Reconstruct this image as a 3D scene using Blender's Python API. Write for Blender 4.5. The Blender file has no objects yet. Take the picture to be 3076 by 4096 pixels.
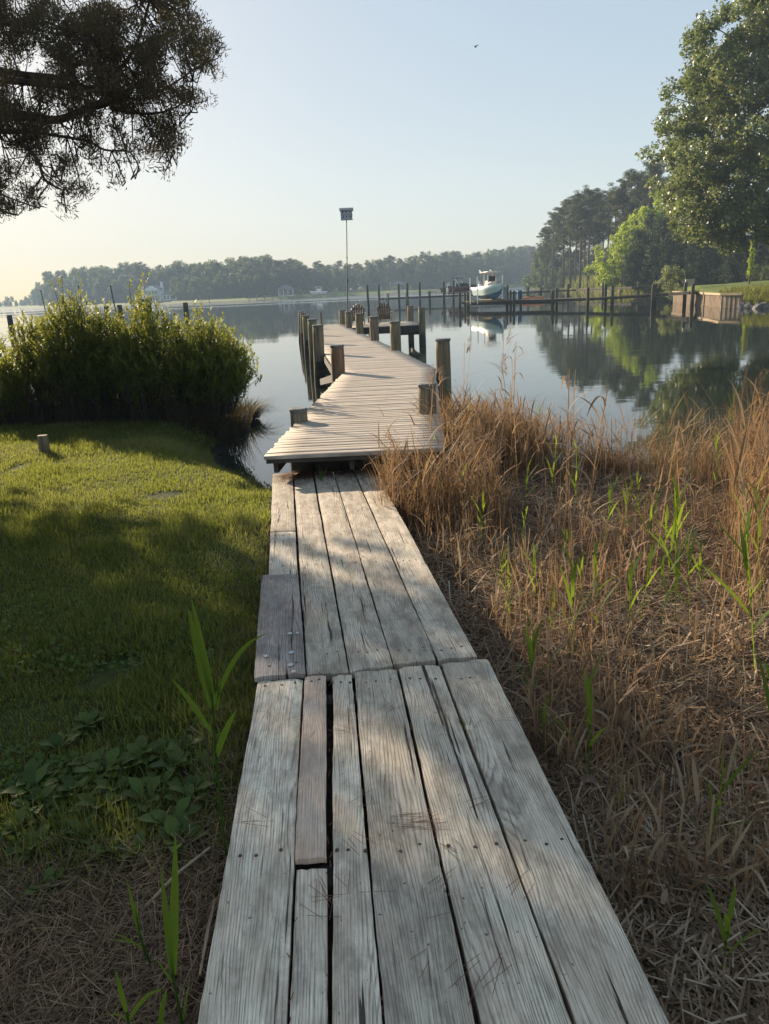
import bpy, math, random
import numpy as np
from mathutils import Matrix, Vector
R = math.radians
rng = np.random.default_rng(7)
random.seed(7)
S = bpy.context.scene
COL = S.collection
PI = math.pi

# ------------------------------------------------------------------ camera
FOC, PITCH, ROLL, HC = 3078.0, R(16.2), R(2.6), 2.5
def ray(x, y):
    u = (x-1538)/FOC; v = (y-2048)/FOC
    c, s = math.cos(ROLL), math.sin(ROLL)
    a = u*c-v*s; b = u*s+v*c
    return (a, math.cos(PITCH)-b*math.sin(PITCH), -math.sin(PITCH)-b*math.cos(PITCH))
def at(x, y, z=0.0):            # point of the ground plane at height z
    d = ray(x, y); t = (z-HC)/d[2]
    return (d[0]*t, d[1]*t, z)
def atY(x, y, Y):               # point at distance Y
    d = ray(x, y); t = Y/d[1]
    return (d[0]*t, Y, HC+d[2]*t)
cam = bpy.data.cameras.new('camera'); co = bpy.data.objects.new('camera', cam); COL.objects.link(co)
c, s = math.cos(ROLL), math.sin(ROLL)
dn = Vector((0, -math.sin(PITCH), -math.cos(PITCH))); fw = Vector((0, math.cos(PITCH), -math.sin(PITCH)))
rt = Vector((1, 0, 0))
X = rt*c+dn*s; D = dn*c-rt*s
co.matrix_world = Matrix(((X.x, -D.x, -fw.x, 0), (X.y, -D.y, -fw.y, 0), (X.z, -D.z, -fw.z, HC), (0, 0, 0, 1)))
cam.sensor_fit = 'VERTICAL'; cam.sensor_height = 36.0; cam.lens = FOC/4096*36.0
cam.clip_start = 0.05; cam.clip_end = 5000
S.camera = co

# ------------------------------------------------------------------ light
SUN_AZ, SUN_EL = R(-36.5), R(18.5)      # azimuth from +Y towards +X
w = bpy.data.worlds.new("World"); S.world = w; w.use_nodes = True
nt = w.node_tree; bg = nt.nodes['Background']
sky = nt.nodes.new('ShaderNodeTexSky'); sky.sky_type = 'NISHITA'; sky.sun_disc = False
sky.sun_elevation = SUN_EL; sky.sun_rotation = SUN_AZ
sky.air_density = 1.0; sky.dust_density = .8; sky.ozone_density = 1.3; sky.altitude = 0
gm = nt.nodes.new('ShaderNodeGamma'); gm.inputs[1].default_value = .28     # flattens the sky's glow and lifts its dim parts, so shade fills brighter
hs0 = nt.nodes.new('ShaderNodeHueSaturation'); hs0.inputs['Saturation'].default_value = 1.85
nt.links.new(sky.outputs[0], gm.inputs[0]); nt.links.new(gm.outputs[0], hs0.inputs['Color']); nt.links.new(hs0.outputs[0], bg.inputs[0]); bg.inputs[1].default_value = 0.209
sl = bpy.data.lights.new('sun', 'SUN'); sl.energy = 5.0; sl.angle = R(0.6); sl.color = (1.0, 0.82, 0.60)
so = bpy.data.objects.new('sun', sl); COL.objects.link(so)
sd = Vector((math.sin(SUN_AZ)*math.cos(SUN_EL), math.cos(SUN_AZ)*math.cos(SUN_EL), math.sin(SUN_EL)))
so.rotation_euler = sd.to_track_quat('Z', 'Y').to_euler(); so.location = (-30, 40, 40)
S.view_settings.view_transform = 'Standard'; S.view_settings.look = 'None'
S.view_settings.exposure = 1.22; S.view_settings.gamma = 1
S.render.engine = 'CYCLES'
S.cycles.max_bounces = 6; S.cycles.diffuse_bounces = 3; S.cycles.glossy_bounces = 3
S.cycles.transmission_bounces = 3; S.cycles.volume_bounces = 0; S.cycles.transparent_max_bounces = 6
S.cycles.caustics_reflective = False; S.cycles.caustics_refractive = False
S.cycles.sample_clamp_indirect = 4.0

# ------------------------------------------------------------------ tagging
def tag(o, label=None, cat=None, group=None, kind=None):
    if label: o['label'] = label
    if cat: o['category'] = cat
    if group: o['group'] = group
    if kind: o['kind'] = kind
    return o
def thing(name, label, cat, loc=(0, 0, 0), rz=0.0, group=None):
    o = bpy.data.objects.new(name, None); COL.objects.link(o)
    o.location = loc; o.rotation_euler = (0, 0, rz); o.empty_display_size = .2
    return tag(o, label, cat, group)
def copy_tree(o, parent=None):
    q = o.copy(); COL.objects.link(q)
    q.parent = parent
    if parent: q.matrix_parent_inverse = o.matrix_parent_inverse.copy()
    for ch in [x for x in COL.objects if x.parent == o]: copy_tree(ch, q)
    return q

# ------------------------------------------------------------------ mesh builders
class M:                       # hard-surface mesh
    def __init__(s): s.v = []; s.f = []; s.mi = []; s.m = 0
    def add(s, vs, fs):
        n = len(s.v); s.v += [tuple(map(float, p)) for p in vs]
        s.f += [tuple(i+n for i in f) for f in fs]; s.mi += [s.m]*len(fs)
    def box(s, c, d, rz=0.0, bev=0.0, rx=0.0, ry=0.0):
        mt = Matrix.Translation(c) @ Matrix.Rotation(rz, 4, 'Z') @ Matrix.Rotation(ry, 4, 'Y') @ Matrix.Rotation(rx, 4, 'X')
        x, y, z = d[0]/2, d[1]/2, d[2]/2
        if bev <= 0:
            p = [(i*x, j*y, k*z) for k in (-1, 1) for j in (-1, 1) for i in (-1, 1)]
            f = [(0, 2, 3, 1), (4, 5, 7, 6), (0, 1, 5, 4), (2, 6, 7, 3), (0, 4, 6, 2), (1, 3, 7, 5)]
        else:
            b = bev; p = []
            for k, e in ((-1, b), (-1, 0), (1, 0), (1, b)):
                zz = k*z if e else k*(z-b)
                for (i, j) in ((-1, -1), (1, -1), (1, 1), (-1, 1)): p.append((i*(x-e), j*(y-e), zz))
            f = [(3, 2, 1, 0), (12, 13, 14, 15)]
            for l in range(3):
                for q in range(4): f.append((l*4+q, l*4+(q+1) % 4, l*4+4+(q+1) % 4, l*4+4+q))
        s.add([mt @ Vector(q) for q in p], f)
    def beam(s, a, b, w_, h_):   # box from a to b
        a = Vector(a); b = Vector(b); d = b-a; L = d.length
        q = d.to_track_quat('Y', 'Z').to_matrix().to_4x4()
        mt = Matrix.Translation((a+b)/2) @ q
        p = [(i*w_/2, j*L/2, k*h_/2) for k in (-1, 1) for j in (-1, 1) for i in (-1, 1)]
        s.add([mt @ Vector(t) for t in p], [(0, 2, 3, 1), (4, 5, 7, 6), (0, 1, 5, 4), (2, 6, 7, 3), (0, 4, 6, 2), (1, 3, 7, 5)])
    def tube(s, pts, rad, n=8, caps=True):
        pts = [Vector(p) for p in pts]; base = len(s.v); k = len(pts)
        if not hasattr(rad, '__len__'): rad = [rad]*k
        vs = []; fs = []
        ref = None
        for i, p in enumerate(pts):
            d = (pts[min(i+1, k-1)]-pts[max(i-1, 0)]).normalized()
            if ref is None: ref = d.orthogonal().normalized()
            ref = (ref-d*ref.dot(d)).normalized(); bt = d.cross(ref)
            for j in range(n):
                a = 2*PI*j/n; vs.append(p+(ref*math.cos(a)+bt*math.sin(a))*rad[i])
        for i in range(k-1):
            for j in range(n): fs.append((i*n+j, i*n+(j+1) % n, (i+1)*n+(j+1) % n, (i+1)*n+j))
        if caps: fs.append(tuple(range(n))[::-1]); fs.append(tuple((k-1)*n+j for j in range(n)))
        s.add(vs, fs)
    def sphere(s, c, r, n=12, m=8, sc=(1, 1, 1)):
        vs = []; fs = []
        for i in range(m+1):
            t = PI*i/m
            for j in range(n):
                a = 2*PI*j/n
                vs.append((c[0]+r*sc[0]*math.sin(t)*math.cos(a), c[1]+r*sc[1]*math.sin(t)*math.sin(a), c[2]+r*sc[2]*math.cos(t)))
        for i in range(m):
            for j in range(n): fs.append((i*n+j, (i+1)*n+j, (i+1)*n+(j+1) % n, i*n+(j+1) % n))
        s.add(vs, fs)
    def prism(s, pts, z0, z1):  # polygon extruded
        n = len(pts)
        s.add([(p[0], p[1], z0) for p in pts]+[(p[0], p[1], z1) for p in pts],
              [tuple(range(n))[::-1], tuple(range(n, 2*n))]+[(i, (i+1) % n, n+(i+1) % n, n+i) for i in range(n)])
    def build(s, name, mats, parent=None, smooth=False):
        me = bpy.data.meshes.new(name); me.from_pydata(s.v, [], s.f); me.update()
        if not isinstance(mats, (list, tuple)): mats = [mats]
        for m_ in mats: me.materials.append(m_)
        if len(mats) > 1: me.polygons.foreach_set('material_index', s.mi)
        if smooth: me.polygons.foreach_set('use_smooth', [True]*len(me.polygons))
        o = bpy.data.objects.new(name, me); COL.objects.link(o); o.parent = parent
        return o
class Acc:                     # mass of quads with a per-vertex random value
    def __init__(s): s.v = []; s.f = []; s.r = []; s.n = 0
    def add(s, v, f, r):
        v = np.asarray(v, np.float32).reshape(-1, 3); f = np.asarray(f, np.int64).reshape(-1, 4)
        s.v.append(v); s.f.append(f+s.n); s.r.append(np.asarray(r, np.float32).ravel()); s.n += len(v)
    def mesh(s, name, mat):
        v = np.concatenate(s.v); f = np.concatenate(s.f).astype(np.int32); r = np.concatenate(s.r)
        me = bpy.data.meshes.new(name); me.vertices.add(len(v)); me.vertices.foreach_set('co', v.ravel())
        me.loops.add(f.size); me.loops.foreach_set('vertex_index', f.ravel())
        me.polygons.add(len(f)); me.polygons.foreach_set('loop_start', np.arange(0, f.size, 4, dtype=np.int32))
        me.update(calc_edges=True)
        at_ = me.attributes.new('rnd', 'FLOAT', 'POINT'); at_.data.foreach_set('value', r)
        for m_ in (mat if isinstance(mat, (list, tuple)) else [mat]): me.materials.append(m_)
        return me
    def build(s, name, mat, parent=None):
        o = bpy.data.objects.new(name, s.mesh(name, mat)); COL.objects.link(o); o.parent = parent
        return o
    def blades(s, P, L, W, az, tilt, bend, K=3, r=None, prof='leaf', curl=None):
        P = np.asarray(P, float); N = len(P)
        if N == 0: return
        L = np.broadcast_to(L, N); W = np.broadcast_to(W, N); az = np.broadcast_to(az, N)
        tilt = np.broadcast_to(tilt, N); bend = np.broadcast_to(bend, N)
        if r is None: r = rng.random(N)
        ca, sa = np.cos(az), np.sin(az)
        if curl is None: curl = np.zeros(N)
        side = np.stack([-sa*np.cos(curl), ca*np.cos(curl), np.sin(curl)], 1)
        pts = [P]; p = P.copy()
        for k in range(K):
            a = tilt+bend*(k+.5)/K
            d = np.stack([np.sin(a)*ca, np.sin(a)*sa, np.cos(a)], 1)
            p = p+d*(L/K)[:, None]; pts.append(p)
        T = np.linspace(0, 1, K+1)
        if prof == 'leaf': wp = np.sin(PI*(.18+.80*T))**.8
        elif prof == 'grass': wp = (1-T)**.6*.95+.05
        elif prof == 'const': wp = np.ones(K+1)
        else: wp = np.sin(PI*(.04+.92*T))**.7
        V = np.empty((N, K+1, 2, 3))
        for k in range(K+1):
            h = side*(W*wp[k]*.5)[:, None]
            V[:, k, 0] = pts[k]-h; V[:, k, 1] = pts[k]+h
        b = np.arange(N)[:, None]*(2*(K+1)); F = []
        for k in range(K): F.append(np.stack([b[:, 0]+2*k, b[:, 0]+2*k+1, b[:, 0]+2*k+3, b[:, 0]+2*k+2], 1))
        s.add(V, np.concatenate(F), np.repeat(r, 2*(K+1)))
        return p
    def leaves(s, P, size, up=.3, asp=.55, r=None, fold=.0, out=None):
        P = np.asarray(P, float); N = len(P)
        if N == 0: return
        if r is None: r = rng.random(N)
        d = rng.normal(size=(N, 3)); d /= np.linalg.norm(d, axis=1)[:, None]
        nrm = rng.normal(size=(N, 3)); nrm[:, 2] += up*2
        if out is not None: nrm += out
        nrm -= d*np.sum(nrm*d, 1)[:, None]; nrm /= np.linalg.norm(nrm, axis=1)[:, None]+1e-9
        sd_ = np.cross(nrm, d)
        sz = (size*(.6+.8*rng.random(N)))[:, None] if np.isscalar(size) else (size*(.6+.8*rng.random(N)))[:, None]
        V = np.stack([P-d*sz*.5, P+sd_*sz*asp*.5+nrm*sz*.08, P+d*sz*.5, P-sd_*sz*asp*.5+nrm*sz*.08], 1)
        b = np.arange(N)[:, None]*4
        s.add(V, b+np.array([[0, 1, 2, 3]]), np.repeat(r, 4))

# ------------------------------------------------------------------ materials
class N_:
    def __init__(s, name):
        s.m = bpy.data.materials.new(name); s.m.use_nodes = True; s.t = s.m.node_tree
        s.p = s.t.nodes['Principled BSDF']; s.out = s.t.nodes['Material Output']
    def n(s, k, **kw):
        x = s.t.nodes.new('ShaderNode'+k)
        for a, b in kw.items(): setattr(x, a, b)
        return x
    def l(s, a, b): s.t.links.new(a, b)
    def val(s, x, inp):
        if isinstance(x, bpy.types.NodeSocket): s.l(x, inp)
        else: inp.default_value = x
    def math(s, op, a, b=0.0, c_=None):
        x = s.n('Math', operation=op); s.val(a, x.inputs[0]); s.val(b, x.inputs[1])
        if c_ is not None: s.val(c_, x.inputs[2])
        return x.outputs[0]
    def mix(s, f, a, b, mode='MIX'):
        x = s.n('MixRGB', blend_type=mode); s.val(f, x.inputs[0])
        for q, i in ((a, 1), (b, 2)):
            if isinstance(q, bpy.types.NodeSocket): s.l(q, x.inputs[i])
            else: x.inputs[i].default_value = (*q, 1)
        return x.outputs[0]
    def ramp(s, f, stops, mode='LINEAR'):
        x = s.n('ValToRGB'); s.l(f, x.inputs[0]); e = x.color_ramp.elements; x.color_ramp.interpolation = mode
        while len(e) < len(stops): e.new(.5)
        for q, (p, c_) in zip(e, stops):
            q.position = p; q.color = (*c_, 1) if hasattr(c_, '__len__') else (c_, c_, c_, 1)
        return x.outputs[0]
    def coord(s, kind='Object', scale=(1, 1, 1), loc=(0, 0, 0)):
        x = s.n('TexCoord'); m = s.n('Mapping'); m.inputs['Scale'].default_value = scale
        m.inputs['Location'].default_value = loc; s.l(x.outputs[kind], m.inputs[0]); return m.outputs[0]
    def world(s, scale=(1, 1, 1)):
        x = s.n('NewGeometry'); m = s.n('Mapping'); m.inputs['Scale'].default_value = scale
        s.l(x.outputs['Position'], m.inputs[0]); return m.outputs[0]
    def noise(s, v, sc=1.0, det=4, rough=.55, dist=0.0, w=None):
        x = s.n('TexNoise'); s.l(v, x.inputs['Vector'])
        if w is not None: x.noise_dimensions = '4D'; s.val(w, x.inputs['W'])
        x.inputs['Scale'].default_value = sc; x.inputs['Detail'].default_value = det
        x.inputs['Roughness'].default_value = rough; x.inputs['Distortion'].default_value = dist
        return x.outputs[0]
    def bump(s, h, strength=.3, dist=.01):
        x = s.n('Bump'); x.inputs['Strength'].default_value = strength; x.inputs['Distance'].default_value = dist
        s.l(h, x.inputs['Height']); s.l(x.outputs[0], s.p.inputs['Normal']); return x.outputs[0]
    def setp(s, **kw):
        for a, b in kw.items():
            i = s.p.inputs[a.replace('_', ' ')]
            if isinstance(b, bpy.types.NodeSocket): s.l(b, i)
            elif hasattr(b, '__len__') and len(b) == 3: i.default_value = (*b, 1)
            else: i.default_value = b

def leaf_mat(name, c1, c2, tr=.35, rough=.45, spec=.4, tcol=None, c3=None):
    q = N_(name); a = q.n('Attribute', attribute_name='rnd'); f = a.outputs['Fac']
    st = [(0, c1), (.6, c2), (1, c3 or c2)]
    col = q.ramp(f, st)
    nz = q.noise(q.world(), .35, 2)
    col = q.mix(q.math('MULTIPLY', nz, .7), col, (c1[0]*.55, c1[1]*.6, c1[2]*.6))
    q.setp(Base_Color=col, Roughness=rough)
    q.p.inputs['Specular IOR Level'].default_value = spec
    if tr > 0:
        t = q.n('BsdfTranslucent'); tc = q.mix(.6, col, tcol or (min(1, c2[0]*2.2), min(1, c2[1]*2.0), c2[2]*.6))
        q.l(tc, t.inputs[0]); mx = q.n('MixShader'); mx.inputs[0].default_value = tr
        q.l(q.p.outputs[0], mx.inputs[1]); q.l(t.outputs[0], mx.inputs[2]); q.l(mx.outputs[0], q.out.inputs[0])
    return q.m
def plain(name, col, rough=.6, var=.25, sc=3.0, metal=0.0, spec=.5, bump=0.0):
    q = N_(name); nz = q.noise(q.coord(), sc, 5)
    cc = q.mix(q.ramp(nz, [(.35, 0.0), (.7, 1.0)]), tuple(x*(1-var) for x in col), tuple(min(1, x*(1+var*.6)) for x in col))
    q.setp(Base_Color=cc, Roughness=rough, Metallic=metal); q.p.inputs['Specular IOR Level'].default_value = spec
    if bump: q.bump(nz, bump, .01)
    return q.m

def plank_mat(name, light, dark, brown, brownamt=.35, freq=44.0, green=.25):
    """weathered board: growth rings as contour lines of a stretched field, knots, cracks, stains; local Y runs along the grain"""
    q = N_(name); oi = q.n('ObjectInfo'); rn = oi.outputs['Random']; W = q.math('MULTIPLY', rn, 97.0)
    tc = q.n('TexCoord'); sep = q.n('SeparateXYZ'); q.l(tc.outputs['Object'], sep.inputs[0])
    v1 = q.coord(scale=(5.0, .75, 1)); n1 = q.noise(v1, 1, 2, .45, .25, W)
    v2 = q.coord(scale=(26, 1.6, 1)); n2 = q.noise(v2, 1, 3, .5, 0, W)
    # knots
    vor = q.n('TexVoronoi'); vor.voronoi_dimensions = '4D'; q.l(q.coord(scale=(3.2, 1.15, 1)), vor.inputs['Vector']); q.l(W, vor.inputs['W']); vor.inputs['Scale'].default_value = 1.0
    dk = q.math('DIVIDE', vor.outputs['Distance'], .20)
    kn = q.math('EXPONENT', q.math('MULTIPLY', q.math('MULTIPLY', dk, dk), -1.0))
    fld = q.math('ADD', q.math('MULTIPLY', sep.outputs[0], freq), q.math('ADD', q.math('MULTIPLY', n1, freq*.17), q.math('MULTIPLY', n2, 1.5)))
    fld = q.math('ADD', fld, q.math('MULTIPLY', kn, 2.2))
    ring = q.math('FRACT', q.math('MULTIPLY', fld, 2.1))
    late = q.ramp(ring, [(0, 1.0), (.16, .5), (.40, 0.0), (.78, .05), (1, 1.0)])
    fine = q.noise(q.coord(scale=(420, 9, 1)), 1, 3, .6, 0, W)
    fine2 = q.noise(q.coord(scale=(150, 3, 1)), 1, 3, .6, 0, W)
    crack = q.ramp(q.noise(q.coord(scale=(34, .9, 1)), 1, 4, .62, .1, W), [(.625, 0.0), (.65, 1.0)])
    blot = q.noise(q.coord(scale=(4, 1.6, 1)), 1.3, 5, .6, 0, W)
    col = q.mix(q.math('MULTIPLY', late, q.math('MULTIPLY', q.math('ADD', .50, q.math('MULTIPLY', n1, .7)), q.ramp(q.noise(q.coord(scale=(90, 6, 1)), 1, 4, .65, 0, W), [(.36, .15), (.58, 1.0)]))), light, dark)
    col = q.mix(q.ramp(fine, [(.35, .45), (.60, 0.0)]), col, dark)
    col = q.mix(q.ramp(fine2, [(.45, 0.0), (.75, .35)]), col, tuple(min(1, x*1.35) for x in light))
    bf = q.math('MULTIPLY', q.ramp(blot, [(.42, 0.0), (.68, 1.0)]), brownamt)
    col = q.mix(bf, col, brown)
    gr = q.math('MULTIPLY', q.ramp(q.noise(q.coord(scale=(7, 2, 1)), 1, 4, .6, 0, q.math('ADD', W, 11.0)), [(.52, 0.0), (.72, 1.0)]), green)
    col = q.mix(gr, col, (.15, .165, .085))
    core = q.ramp(vor.outputs['Distance'], [(.035, 1.0), (.065, 0.0)])
    col = q.mix(q.math('MULTIPLY', core, .8), col, (.05, .038, .03))
    col = q.mix(crack, col, (.02, .016, .013))
    speck = q.ramp(q.noise(q.coord(scale=(60, 40, 1)), 1, 2, .5, 0, W), [(.70, 0.0), (.74, .8)])
    col = q.mix(speck, col, (.035, .028, .022))
    spl = q.ramp(q.noise(q.coord(scale=(75, 2.2, 1)), 1, 5, .6, .15, W), [(.635, 0.0), (.66, 1.0)])
    col = q.mix(q.math('MULTIPLY', spl, .6), col, (.06, .046, .036))
    stn = q.ramp(q.noise(q.coord(scale=(11, 4.5, 1)), 1, 5, .7, .3, W), [(.40, .5), (.56, 0.0)])
    col = q.mix(stn, col, tuple(x*1.3 for x in dark))
    hv = q.n('HueSaturation'); hv.inputs['Value'].default_value = 1; q.l(col, hv.inputs['Color'])
    q.l(q.math('ADD', .76, q.math('MULTIPLY', rn, .42)), hv.inputs['Value'])
    h = q.math('SUBTRACT', q.math('MULTIPLY', q.math('SUBTRACT', 1.0, late), .5), q.math('MULTIPLY', crack, 2.0))
    h = q.math('ADD', h, q.math('MULTIPLY', fine, .5))
    q.bump(h, .7, .003)
    q.setp(Base_Color=hv.outputs[0], Roughness=.78); q.p.inputs['Specular IOR Level'].default_value = .3
    return q.m
def deck_mat(name):
    """many boards in one mesh: local X runs along each board, 'rnd' tells boards apart"""
    q = N_(name); a = q.n('Attribute', attribute_name='rnd'); r_ = a.outputs['Fac']; W = q.math('MULTIPLY', r_, 61.0)
    g = q.noise(q.coord(scale=(2.5, 60, 1)), 1, 4, .6, .3, W)
    g2 = q.noise(q.coord(scale=(3, 10, 1)), 1.2, 4, .6, 0, W)
    col = q.mix(q.ramp(g, [(.35, 0.0), (.7, 1.0)]), (.25, .205, .165), (.64, .57, .48))
    col = q.mix(q.ramp(g2, [(.45, 0.0), (.75, .7)]), col, (.36, .26, .19))
    col = q.mix(q.ramp(q.noise(q.coord(scale=(14, 90, 1)), 1, 3, .6, 0, W), [(.66, 0.0), (.72, .8)]), col, (.05, .04, .035))
    hv = q.n('HueSaturation'); q.l(col, hv.inputs['Color']); q.l(q.math('ADD', .84, q.math('MULTIPLY', r_, .26)), hv.inputs['Value'])
    q.bump(g, .6, .006)
    q.setp(Base_Color=hv.outputs[0], Roughness=.75); q.p.inputs['Specular IOR Level'].default_value = .3
    return q.m
def piling_mat(name, base, dark, green):
    q = N_(name); oi = q.n('ObjectInfo'); W = q.math('MULTIPLY', oi.outputs['Random'], 50.0)
    g = q.noise(q.coord(scale=(22, 22, .9)), 1, 5, .65, .2, W)
    b = q.noise(q.coord(scale=(5, 5, 1.2)), 1, 4, .6, 0, W)
    col = q.mix(q.ramp(g, [(.38, 0.0), (.66, 1.0)]), dark, base)
    col = q.mix(q.ramp(b, [(.42, 0.0), (.70, .75)]), col, green)
    col = q.mix(q.ramp(g, [(.30, 1.0), (.36, 0.0)]), col, (.015, .012, .01))
    gp = q.n('NewGeometry'); sp = q.n('SeparateXYZ'); q.l(gp.outputs['Position'], sp.inputs[0])
    wet = q.ramp(q.math('ADD', sp.outputs[2], q.math('MULTIPLY', q.math('SUBTRACT', b, .5), .5)), [(.30, 1.0), (.62, 0.0)])
    col = q.mix(q.math('MULTIPLY', wet, .85), col, (.022, .02, .014))
    q.bump(g, .8, .02)
    q.setp(Base_Color=col, Roughness=.85); q.p.inputs['Specular IOR Level'].default_value = .25
    return q.m

m_plank = plank_mat('weathered_grey_board', (.86, .735, .58), (.115, .086, .062), (.46, .355, .255), .6)
m_patch = plank_mat('weathered_dark_board', (.50, .43, .38), (.09, .075, .065), (.17, .13, .11), .85, 40, .1)
m_patch2 = plank_mat('weathered_tan_board', (.66, .52, .41), (.20, .14, .105), (.50, .34, .24), .7, 40, .1)
m_deck = deck_mat('deck_board')
m_under = plain('dark_timber', (.045, .038, .03), .8, .5, 4, bump=.4)  # one dark timber tone for joists, stringers and beams
m_pile = piling_mat('weathered_piling', (.33, .26, .18), (.10, .075, .05), (.15, .155, .08))
m_pile_red = piling_mat('reddish_piling', (.34, .20, .12), (.11, .065, .045), (.16, .13, .08))
m_pile_far = piling_mat('dark_piling', (.13, .115, .09), (.045, .04, .032), (.06, .075, .06))
m_cap = plain('grey_pile_top', (.16, .17, .165), .8, .4, 9, bump=.4)
m_nail = plain('rusty_nail', (.07, .04, .03), .7, .3)

# ------------------------------------------------------------------ terrain
def sdist(px, py, poly):
    P = np.asarray(poly, float); n = len(P); d = np.full(px.shape, 1e9); ins = np.zeros(px.shape, bool)
    for i in range(n):
        a = P[i]; b = P[(i+1) % n]; e = b-a
        t = np.clip(((px-a[0])*e[0]+(py-a[1])*e[1])/(e@e+1e-12), 0, 1)
        d = np.minimum(d, np.hypot(px-a[0]-t*e[0], py-a[1]-t*e[1]))
        cnd = ((a[1] > py) != (b[1] > py)) & (px < (b[0]-a[0])*(py-a[1])/(b[1]-a[1]+1e-12)+a[0])
        ins ^= cnd
    return np.where(ins, d, -d)
def smooth(t): t = np.clip(t, 0, 1); return t*t*(3-2*t)
_ng = np.random.default_rng(3); _tab = _ng.random((64, 64))
def vn(x, y):
    x = np.asarray(x, float); y = np.asarray(y, float); xi = np.floor(x).astype(int); yi = np.floor(y).astype(int)
    fx = smooth(x-xi); fy = smooth(y-yi); g = lambda i, j: _tab[i % 64, j % 64]
    return (g(xi, yi)*(1-fx)+g(xi+1, yi)*fx)*(1-fy)+(g(xi, yi+1)*(1-fx)+g(xi+1, yi+1)*fx)*fy
def fbm(x, y): return (vn(x, y)+.5*vn(x*2.1+5, y*2.1)+.25*vn(x*4.3, y*4.3+9))/1.75-.5
NEAR = [(-60, 19), (-14, 18.2), (-8, 17.6), (-5.2, 17.0), (-3.9, 16.4), (-2.75, 15.7), (-2.45, 14.7), (-2.6, 13.4), (-2.65, 12.4), (-2.35, 11.4), (-1.85, 10.5), (-1.45, 9.9),
        (-1.0, 9.15), (-.3, 8.9), (.05, 9.6), (.3, 10.4), (.75, 12.0), (1.35, 12.0), (1.9, 10.9), (2.6, 9.9), (3.4, 9.3), (4.8, 9.1), (7, 9.3), (12, 8.8), (40, 6), (40, -12), (-60, -12)]
def near_h(x, y):
    d = sdist(x, y, NEAR)
    left = .70-.022*np.clip(y, 0, 12); right = .50-.028*np.clip(y, 0, 10)
    t = smooth((x+.25)/.6)
    base = left*(1-t)+right*t+fbm(x*.9, y*.9)*.07
    end = smooth((y-7.4)/.8)*smooth((1.3-np.abs(x+.4))/.5)     # lower ground under the end of the walkway
    base = base*(1-end*.55)
    return np.where(d > 0, base*smooth(d/1.1+.05)+.0, -.35*smooth(-d/1.2)-.02)
def grid(name, x0, x1, nx, y0, y1, ny, hf, mat, label=None):
    xs = np.linspace(x0, x1, nx); ys = np.linspace(y0, y1, ny); gx, gy = np.meshgrid(xs, ys)
    z = hf(gx, gy); v = np.stack([gx, gy, z], -1).reshape(-1, 3)
    i = (np.arange(ny-1)[:, None]*nx+np.arange(nx-1)[None]).ravel()
    a = Acc(); a.add(v, np.stack([i, i+1, i+nx+1, i+nx], 1), np.zeros(len(v)))
    o = a.build(name, mat); o.data.polygons.foreach_set('use_smooth', [True]*len(o.data.polygons))
    return tag(o, label, None, None, 'structure')

q = N_('near_ground')
wv = q.world()
sp = q.n('SeparateXYZ'); q.l(wv, sp.inputs[0])
nz = q.noise(wv, 1.4, 5); nz2 = q.noise(wv, 22, 4, .7)
soil = q.mix(q.ramp(nz2, [(.3, 0.0), (.7, 1.0)]), (.035, .022, .014), (.12, .078, .048))
turf = q.mix(q.ramp(nz2, [(.3, 0.0), (.7, 1.0)]), (.022, .028, .008), (.07, .085, .022))
lw = q.math('ADD', sp.outputs[0], q.math('MULTIPLY', q.math('SUBTRACT', nz, .5), .9))
fac = q.ramp(q.math('MULTIPLY', lw, 1.0), [(0, 1.0), (.001, 0.0)])
side = q.math('LESS_THAN', lw, -.95)
yy = q.math('GREATER_THAN', q.math('ADD', sp.outputs[1], q.math('MULTIPLY', sp.outputs[0], -.25)), q.math('ADD', 2.3, q.math('MULTIPLY', nz, 1.2)))
col = q.mix(q.math('MULTIPLY', side, yy), soil, turf)
mud = q.math('LESS_THAN', sp.outputs[2], q.math('ADD', .07, q.math('MULTIPLY', nz2, .12)))
col = q.mix(mud, col, (.018, .014, .010))
q.setp(Base_Color=col, Roughness=.95); q.bump(nz2, .7, .03); q.p.inputs['Specular IOR Level'].default_value = .15
m_ground = q.m
grid('near_ground', -26, 24, 320, -6, 19.5, 220, near_h, m_ground)

def turf_mat(name, a, b, sc=1.0):
    q = N_(name); wv = q.world(); n1 = q.noise(wv, sc*.25, 5); n2 = q.noise(wv, sc*6, 3)
    col = q.mix(q.ramp(n1, [(.35, 0.0), (.65, 1.0)]), a, b); col = q.mix(q.math('MULTIPLY', n2, .6), col, tuple(x*.45 for x in a))
    g = q.n('NewGeometry'); s_ = q.n('SeparateXYZ'); q.l(g.outputs['Position'], s_.inputs[0])
    col = q.mix(q.ramp(s_.outputs[2], [(.12, 1.0), (.35, 0.0)]), col, (.07, .055, .035))
    q.setp(Base_Color=col, Roughness=.9); q.bump(n2, .5, .1); q.p.inputs['Specular IOR Level'].default_value = .2
    return q.m
m_lawn = turf_mat('far_lawn', (.10, .15, .018), (.17, .20, .03))
m_wood = turf_mat('wood_floor', (.07, .06, .03), (.09, .095, .03))
BULK = [(28.2, 75), (26.9, 66), (25.6, 58.5)]
RIGHT = [(26.7, 56.6), (28.3, 53.2), (31, 50), (40, 46.5), (70, 42), (160, 60), (260, 300), (140, 420), (90, 380), (68, 330), (58, 300), (52, 262), (50, 225), (47, 190), (42, 150),
         (38.5, 122), (40, 112), (38, 102), (35, 92), (31.5, 83), (28.8, 76)] + BULK
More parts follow.
